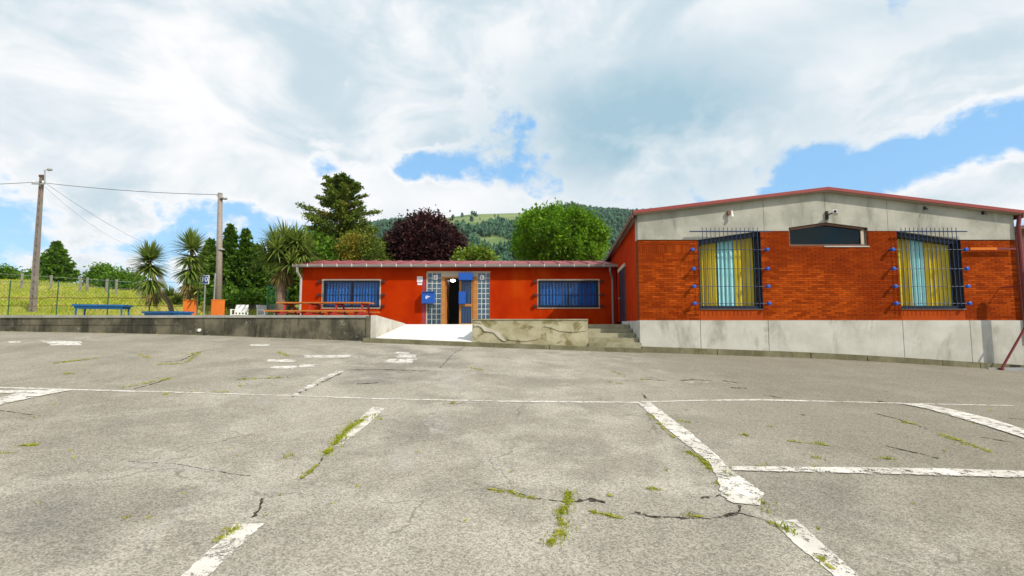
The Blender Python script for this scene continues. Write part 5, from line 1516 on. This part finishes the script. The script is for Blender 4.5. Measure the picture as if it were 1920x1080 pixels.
def sword_head(c, n_, length, width, rng, lo=-0.9, hi=1.3, axis=(0, 0, 1), sag=1.0):
    """rosette of arching sword leaves"""
    V, Q = [], []
    for i in range(n_):
        a = rng.uniform(0, 6.28); e = lo + (hi - lo) * rng.random(); L_ = length * rng.uniform(.75, 1.12); w = width * rng.uniform(.7, 1.2)
        d = np.array([math.cos(a) * math.cos(e), math.sin(a) * math.cos(e), math.sin(e)]) + np.array(axis) * .0
        side = np.array([-math.sin(a), math.cos(a), 0]); b = len(V); K = 4
        p = np.array(c) + d * 0.05
        for k in range(K + 1):
            t = k / K; ww = w * (0.55 + .45 * math.sin(min(1, t * 1.6 + .25) * math.pi * .75)) * (1 - t ** 3 * .95)
            V += [tuple(p - side * ww / 2), tuple(p + side * ww / 2)]
            d = d + np.array([0, 0, -0.16 * sag * math.cos(e) * (.4 + t)]); d = d / np.linalg.norm(d); p = p + d * (L_ / K)
        for k in range(K): Q.append((b + 2 * k, b + 2 * k + 1, b + 2 * k + 3, b + 2 * k + 2))
    return V, Q


def cordyline(label, trunk, heads, seed, trunk_r=.09, name='cordyline'):
    """trunk: world points; heads: (centre, leaves, length, lo, hi, material)"""
    rng = np.random.default_rng(seed); r = thing(name, trunk[0], label, 'palm')
    MB().tube(trunk, [trunk_r * (1.15 - .35 * i / (len(trunk) - 1)) for i in range(len(trunk))], 9).build('trunk', M['barkpale'], r, smooth=True)
    for c, n_, L_, lo, hi, mt, sag, w in heads:
        V, Q = sword_head(c, int(n_ * 1.8), L_, w * 1.5, rng, lo, hi, sag=sag)
        stuff(npmesh('leaf_rosette', np.array(V), np.array(Q), M[mt], tuple(c), r))


Y1 = 19.0
def q1(u, v, dy=0): return tuple(P(u, v, Y1 + dy))
zt1 = T(P(330, 580, Y1).x, Y1)
b1 = P(330, 590, 18.8)
cordyline('leaning spiky palm with a curved trunk left of the planters', [(b1.x, 18.8, ZT - .05), q1(318, 570), q1(300, 545), q1(285, 515), q1(280, 490)],
          [(q1(280, 488), 150, .80, -.15, 1.35, 'leaf_sword', .5, .05), (q1(281, 500), 110, .80, -.7, .3, 'leaf_sword', .7, .05), (q1(283, 525), 110, .75, -1.2, -.1, 'leaf_sword', .8, .05), (q1(286, 545), 60, .7, -1.35, -.6, 'leaf_dry', .8, .045), (q1(332, 572, -.3), 60, .5, 0.1, 1.3, 'leaf_sword', .4, .05), (q1(318, 556, -.3), 45, .42, -.2, 1.2, 'leaf_sword', .4, .045)], 51, .085)
Y1 = 17.4
cordyline('upright spiky palm growing from the left planter', [tuple(P(354, 566, Y1)), q1(355, 540), q1(358, 500), q1(360, 468)],
          [(q1(359, 466), 150, .74, -.2, 1.4, 'leaf_sword', .5, .046), (q1(358, 482), 110, .68, -.8, .3, 'leaf_sword', .7, .046), (q1(357, 505), 110, .66, -1.1, 0, 'leaf_sword', .8, .046), (q1(356, 530), 80, .6, -1.3, -.4, 'leaf_dry', .8, .04), (q1(371, 545, -.2), 45, .38, -.4, 1.2, 'leaf_sword', .5, .04)], 52, .07)
Y1 = 20.5
hd = []
for (u, v, n_, L_) in ((520, 470, 90, 1.0), (550, 462, 90, 1.0), (535, 450, 90, .95), (505, 488, 80, .95), (568, 476, 80, .95), (532, 485, 90, 1.0), (545, 495, 60, 1.0), (558, 456, 70, .9), (518, 456, 60, .9)):
    hd.append((tuple(P(u, v, Y1 + RND.uniform(-.5, .5))), n_, L_, -.5, 1.25, 'leaf_sword', 1.25, .055))
hd.append((tuple(P(530, 500, Y1)), 80, 1.0, -1.4, -.6, 'leaf_dry', .8, .05))
cordyline('large many headed cordyline beside the left corner of the low building', [(P(527, 590, Y1).x, Y1, ZT - .1), q1(527, 550), q1(529, 520), q1(533, 490)], hd, 53, .20, 'cordyline_tree')

# meadow grass
pts = []
for i in range(6500):
    x = NPR.uniform(-56, -8.5); y = 19.7 + (NPR.random() ** 1.5) * 28
    if x / y < -1.7 or x / y > -0.5: continue
    pts.append((x, y, T(x, y), NPR.uniform(.5, 1.2)))
o = blades(pts, 7, 0.22, 0.045, 0.28, 'meadowgrass', 'meadow_grass', T, 61)
stuff(tag(o, 'long yellow green meadow grass on the bank left of the palms', 'grass'))

# low grey wall behind the chairs
yw = 22.6
a = P(418, 571, yw); c = P(522, 571, yw)
r = thing('low_block_wall', ((a.x + c.x) / 2, yw, ZT), 'low grey block wall behind the white chairs', 'wall')
k = 5
for i in range(k):
    for j in range(2):
        x0 = a.x + (c.x - a.x) * i / k; x1 = a.x + (c.x - a.x) * (i + 1) / k; hz = (a.z - ZT) / 2
        MB().box(x0 + .005, x1 - .005, yw + RND.uniform(-.008, .008), yw + .2, ZT + j * hz + .002, ZT + (j + 1) * hz - .006).build('block', M['wallgrey'], r)

# ------------------------------------------------------------------ poles, cables, signs, fences
def build_pole_concrete():
    Y = 22.0; t = P(78.5, 331, Y); b = P(62, 577, Y); z0 = T(b.x, Y) - .3
    r = thing('concrete_pole', (b.x, Y, T(b.x, Y)), 'tapered concrete utility pole with recessed holes and a street lamp at the left', 'pole')
    base = Vector((b.x, Y, z0)); H = t.z - z0; off = t.x - b.x
    def at(z, w): f = (z - z0) / H; return Vector((b.x + off * f, Y, z)), 0.085 - .035 * f
    n_ = 20
    for sg in (-1, 1):   # two flanges
        p0, w0 = at(z0, 0); p1, w1 = at(t.z, 0)
        MB().hexa([(p0.x + sg * w0 - .028, Y - .09, z0), (p0.x + sg * w0 + .028, Y - .09, z0), (p0.x + sg * w0 + .028, Y + .09, z0), (p0.x + sg * w0 - .028, Y + .09, z0),
                   (p1.x + sg * w1 - .02, Y - .05, t.z), (p1.x + sg * w1 + .02, Y - .05, t.z), (p1.x + sg * w1 + .02, Y + .05, t.z), (p1.x + sg * w1 - .02, Y + .05, t.z)]).build('flange', M['polecon'], r)
    for i in range(n_):
        za = z0 + H * (i + .25) / n_; p, w = at(za, 0)
        MB().box(p.x - w + .02, p.x + w - .02, Y - .04, Y + .04, za, za + H / n_ * .62).build('web_block', M['polecon'], r)
    MB().box(t.x - .09, t.x + .09, Y - .07, Y + .07, t.z - .03, t.z + .07).build('cap', M['brownwood'], r)
    a = P(84, 345, Y - .15); m = P(84, 319, Y - .15); e = P(97, 318.5, Y - .15)
    MB().tube([a, P(84, 330, Y - .15), m, P(90, 318, Y - .15)], .03, 8).build('lamp_arm', M['galv'], r)
    MB().tube([P(88, 318.2, Y - .15), P(91, 318, Y - .15), e], [.03, .07, .05], 10).build('lamp_head', M['galv'], r)
    MB().box(t.x - .3, t.x + .3, Y - .16, Y - .13, t.z - .42, t.z - .36).build('cross_arm', M['galv'], r)
    for s_ in (-.22, .22): MB().tube([(t.x + s_, Y - .145, t.z - .36), (t.x + s_, Y - .145, t.z - .30), (t.x + s_, Y - .145, t.z - .24)], [.025, .045, .02], 8).build('insulator', M['white'], r)
    return t


PT = build_pole_concrete()


def build_pole_wood():
    Y = 21.5; t = P(413, 363, Y); b = P(410.5, 575, Y)
    z0 = T(b.x, Y) - .3
    r = thing('wooden_pole', (b.x, Y, T(b.x, Y)), 'plain weathered utility pole rising behind the right planter', 'pole')
    MB().tube([(b.x, Y, z0), ((b.x + t.x) / 2, Y, (z0 + t.z) / 2), t], [.15, .125, .095], 12).build('shaft', M['polewood'], r, smooth=True)
    MB().tube([(t.x, Y, t.z - .01), (t.x, Y, t.z + .04)], [.11, .06], 12).build('cap', M['galv'], r)
    MB().tube([(b.x - .16, Y - .12, z0 + .3), (b.x - .15, Y - .12, z0 + 2.2)], .035, 8).build('conduit', M['galv'], r)
    for z in (t.z - .25, t.z - 2.6): MB().tube([(b.x - .02, Y, z), (b.x - .02, Y, z + .06)], .15, 12).build('band', M['galv'], r)
    MB().bar((t.x - .12, Y - .05, t.z - .12), (t.x + .02, Y - .08, t.z - .12), .04, .04).build('hook', M['galv'], r)
    return t


PW = build_pole_wood()


def cable(a, b, sag, rad, label):
    pts_ = []
    for i in range(25):
        t = i / 24; p = Vector(a).lerp(Vector(b), t); p.z -= sag * 4 * t * (1 - t); pts_.append(p)
    tag(MB().tube(pts_, rad, 6).build('cable', M['cable'], smooth=True), label, 'cable')


cable(P(84, 343, 21.8), P(412, 365, 21.45), .10, .012, 'overhead cable strung from the concrete pole to the wooden pole')
cable(P(76, 341, 21.8), tuple(Vector(P(76, 341, 21.8)) + (Vector(P(-160, 322, 20.5)) - Vector(P(76, 341, 21.8))) * 6), 1.2, .012, 'overhead cable running from the concrete pole out of the left edge')
cable(P(88, 345, 21.9), P(345, 478, 46), .6, .007, 'upper slack cable sloping from the concrete pole down behind the palms')
cable(P(84, 350, 21.9), P(300, 466, 46), 1.0, .005, 'thin lower slack cable sloping from the concrete pole towards the palms')


def build_signs():
    Y = 27.0; t = P(301, 512, Y); bl = P(292, 540, Y); br = P(315, 540, Y)
    gz_ = T(t.x, Y); r = thing('triangle_sign', (t.x, Y, gz_), 'grey back of a triangular road sign behind the leaning palm', 'sign')
    MB().prism([(bl.x, bl.z), (br.x, br.z), (t.x + .05, t.z), (t.x - .05, t.z)], Y, Y + .03).build('plate', M['signback'], r)
    MB().tube([(t.x - .02, Y - .05, gz_ - .3), (t.x - .02, Y - .05, t.z - .1)], .035, 8).build('post', M['galv'], r)
    MB().box(t.x - .2, t.x + .2, Y - .02, Y - .002, bl.z + .25, bl.z + .30).build('clamp', M['galv'], r)
    Y = 20.6; a = P(375.5, 532.5, Y); c = P(392, 516, Y); gz_ = T(a.x, Y)
    cx, cz = (a.x + c.x) / 2, (a.z + c.z) / 2
    r = thing('blue_sign', (cx, Y, gz_), 'blue road sign with white number ten between palm and pole', 'sign')
    MB().box(a.x, c.x, Y, Y + .03, a.z, c.z).build('plate', M['signwhite'], r)
    MB().box(a.x + .02, c.x - .02, Y - .006, Y - .001, a.z + .02, c.z - .02).build('face', M['signblue'], r)
    cu = bpy.data.curves.new('number', 'FONT'); cu.body = '10'; cu.size = .30; cu.align_x = 'CENTER'; cu.align_y = 'CENTER'; cu.extrude = .002
    to = bpy.data.objects.new('number_text', cu); COL.objects.link(to); bpy.context.view_layer.update()
    dg = bpy.context.evaluated_depsgraph_get(); me = bpy.data.meshes.new_from_object(to.evaluated_get(dg)); bpy.data.objects.remove(to)
    me.materials.clear(); me.materials.append(M['signwhite'])
    for v in me.vertices: v.co = (v.co.x, -v.co.z, v.co.y)
    link('numerals', me, (cx, Y - .010, cz), r)
    MB().tube([(cx, Y + .06, gz_ - .2), (cx, Y + .06, c.z - .05)], .03, 8).build('post', M['galv'], r)


build_signs()


def build_fence():
    Y = 20.3
    us = [-40, 20, 110, 205, 283, 372]
    r = thing('wire_fence', (P(205, 580, Y).x, Y, T(P(205, 580, Y).x, Y)), 'wire mesh fence on green posts along the back of the terrace', 'fence')
    pp = []
    for u in us:
        p = P(u, 526 + (8 if u > 300 else 0), Y); z0 = T(p.x, Y) - .2
        MB().tube([(p.x, Y, z0), (p.x, Y, p.z)], .022, 8).build('post', M['greenpost'], r); pp.append(p)
    for v, mt, rad in ((558, 'rust', .016), (573, 'rust', .013), (528, 'greenpost', .007)):
        for a, c in zip(pp, pp[1:]):
            zz = P(200, v, Y).z
            MB().tube([(a.x, Y - .035, zz), ((a.x + c.x) / 2, Y - .035, zz - .03), (c.x, Y - .035, zz)], rad, 5).build('wire', M[mt], r)
    m = MB(); z0, z1 = P(200, 586, Y).z, P(200, 529, Y).z; x0, x1 = pp[0].x, pp[-1].x; s_ = .16; hgt = z1 - z0
    x = x0
    while x < x1 - hgt:
        for d in (0, 1):
            a, c = ((x, Y - .045, z0), (x + hgt, Y - .045, z1)) if d == 0 else ((x + hgt, Y - .047, z0), (x, Y - .047, z1))
            m.tube([a, c], .0028, 3, False)
        x += s_
    stuff(m.build('mesh', M['greenpost'], r, fix=False))
    # far fence on the meadow
    Y = 40
    r = thing('meadow_fence', (P(200, 545, Y).x, Y, T(P(200, 545, Y).x, Y)), 'far post and wire fence on top of the meadow', 'fence')
    prev = None
    for u in (-20, 40, 95, 150, 163, 200, 218, 262):
        x = P(u, 540, Y).x; z = T(x, Y)
        MB().box(x - .06, x + .06, Y - .06, Y + .06, z - .2, z + 1.25).build('post', M['wallgrey'], r)
        if prev:
            for hh in (.5, 1.1): MB().tube([(prev[0], Y - .065, prev[1] + hh), (x, Y - .065, z + hh)], .012, 4).build('wire', M['galv'], r)
        prev = (x, z)


build_fence()


def build_gate():
    Y = 21.8; r0 = P(503, 570, Y); zb = P(503, 566, Y).z
    r = thing('green_gate', (P(520, 566, Y).x, Y, ZT), 'emerald green metal gate with an arched rail behind the big cordyline', 'gate')
    p0 = P(503, 534, Y); p1 = P(540, 548, Y)
    MB().tube([(p0.x, Y, ZT), (p0.x, Y, p0.z)], .04, 8).build('post', M['greengate'], r)
    MB().tube([(p1.x, Y, ZT), (p1.x, Y, p1.z)], .04, 8).build('post', M['greengate'], r)
    arc = []
    for i in range(13):
        t = i / 12; x = p0.x + (p1.x - p0.x) * t; arc.append((x, Y, p1.z + (p0.z - p1.z - .1) * math.cos(t * math.pi / 2) ** .7 if t < 1 else p1.z))
    MB().tube(arc, .028, 8).build('arched_rail', M['greengate'], r)
    MB().tube([(p0.x, Y, ZT + .45), (p1.x, Y, ZT + .45)], .022, 8).build('rail', M['greengate'], r)
    for i in range(1, 9):
        t = i / 9; x = p0.x + (p1.x - p0.x) * t; zt = p1.z + (p0.z - p1.z - .1) * math.cos(t * math.pi / 2) ** .7
        MB().tube([(x, Y, ZT + .06), (x, Y, zt)], .012, 6).build('baluster', M['greengate'], r)
    c = ((p0.x * .45 + p1.x * .55), Y - .03, ZT + .85); ring = [(c[0] + .28 * math.cos(a_ * .5236), c[1], c[2] + .28 * math.sin(a_ * .5236)) for a_ in range(13)]
    MB().tube(ring, .018, 6).build('ring', M['greengate'], r)


build_gate()


# ------------------------------------------------------------------ light haze over the valley
def build_haze():
    t = NT('valley_haze'); t.t.nodes.remove(t.geo)
    v = t.n('ShaderNodeVolumePrincipled'); v.inputs['Color'].default_value = (0.80, 0.90, 1.0, 1); v.inputs['Density'].default_value = 0.00010; v.inputs['Anisotropy'].default_value = 0.1
    t.l(v.outputs[0], t.out.inputs['Volume'])
    o = MB().box(-2050, 2050, -810, 1320, -6, 230).build('haze', t.m)
    stuff(tag(o, 'thin blue haze lying over the far hill', 'haze'))


build_haze()
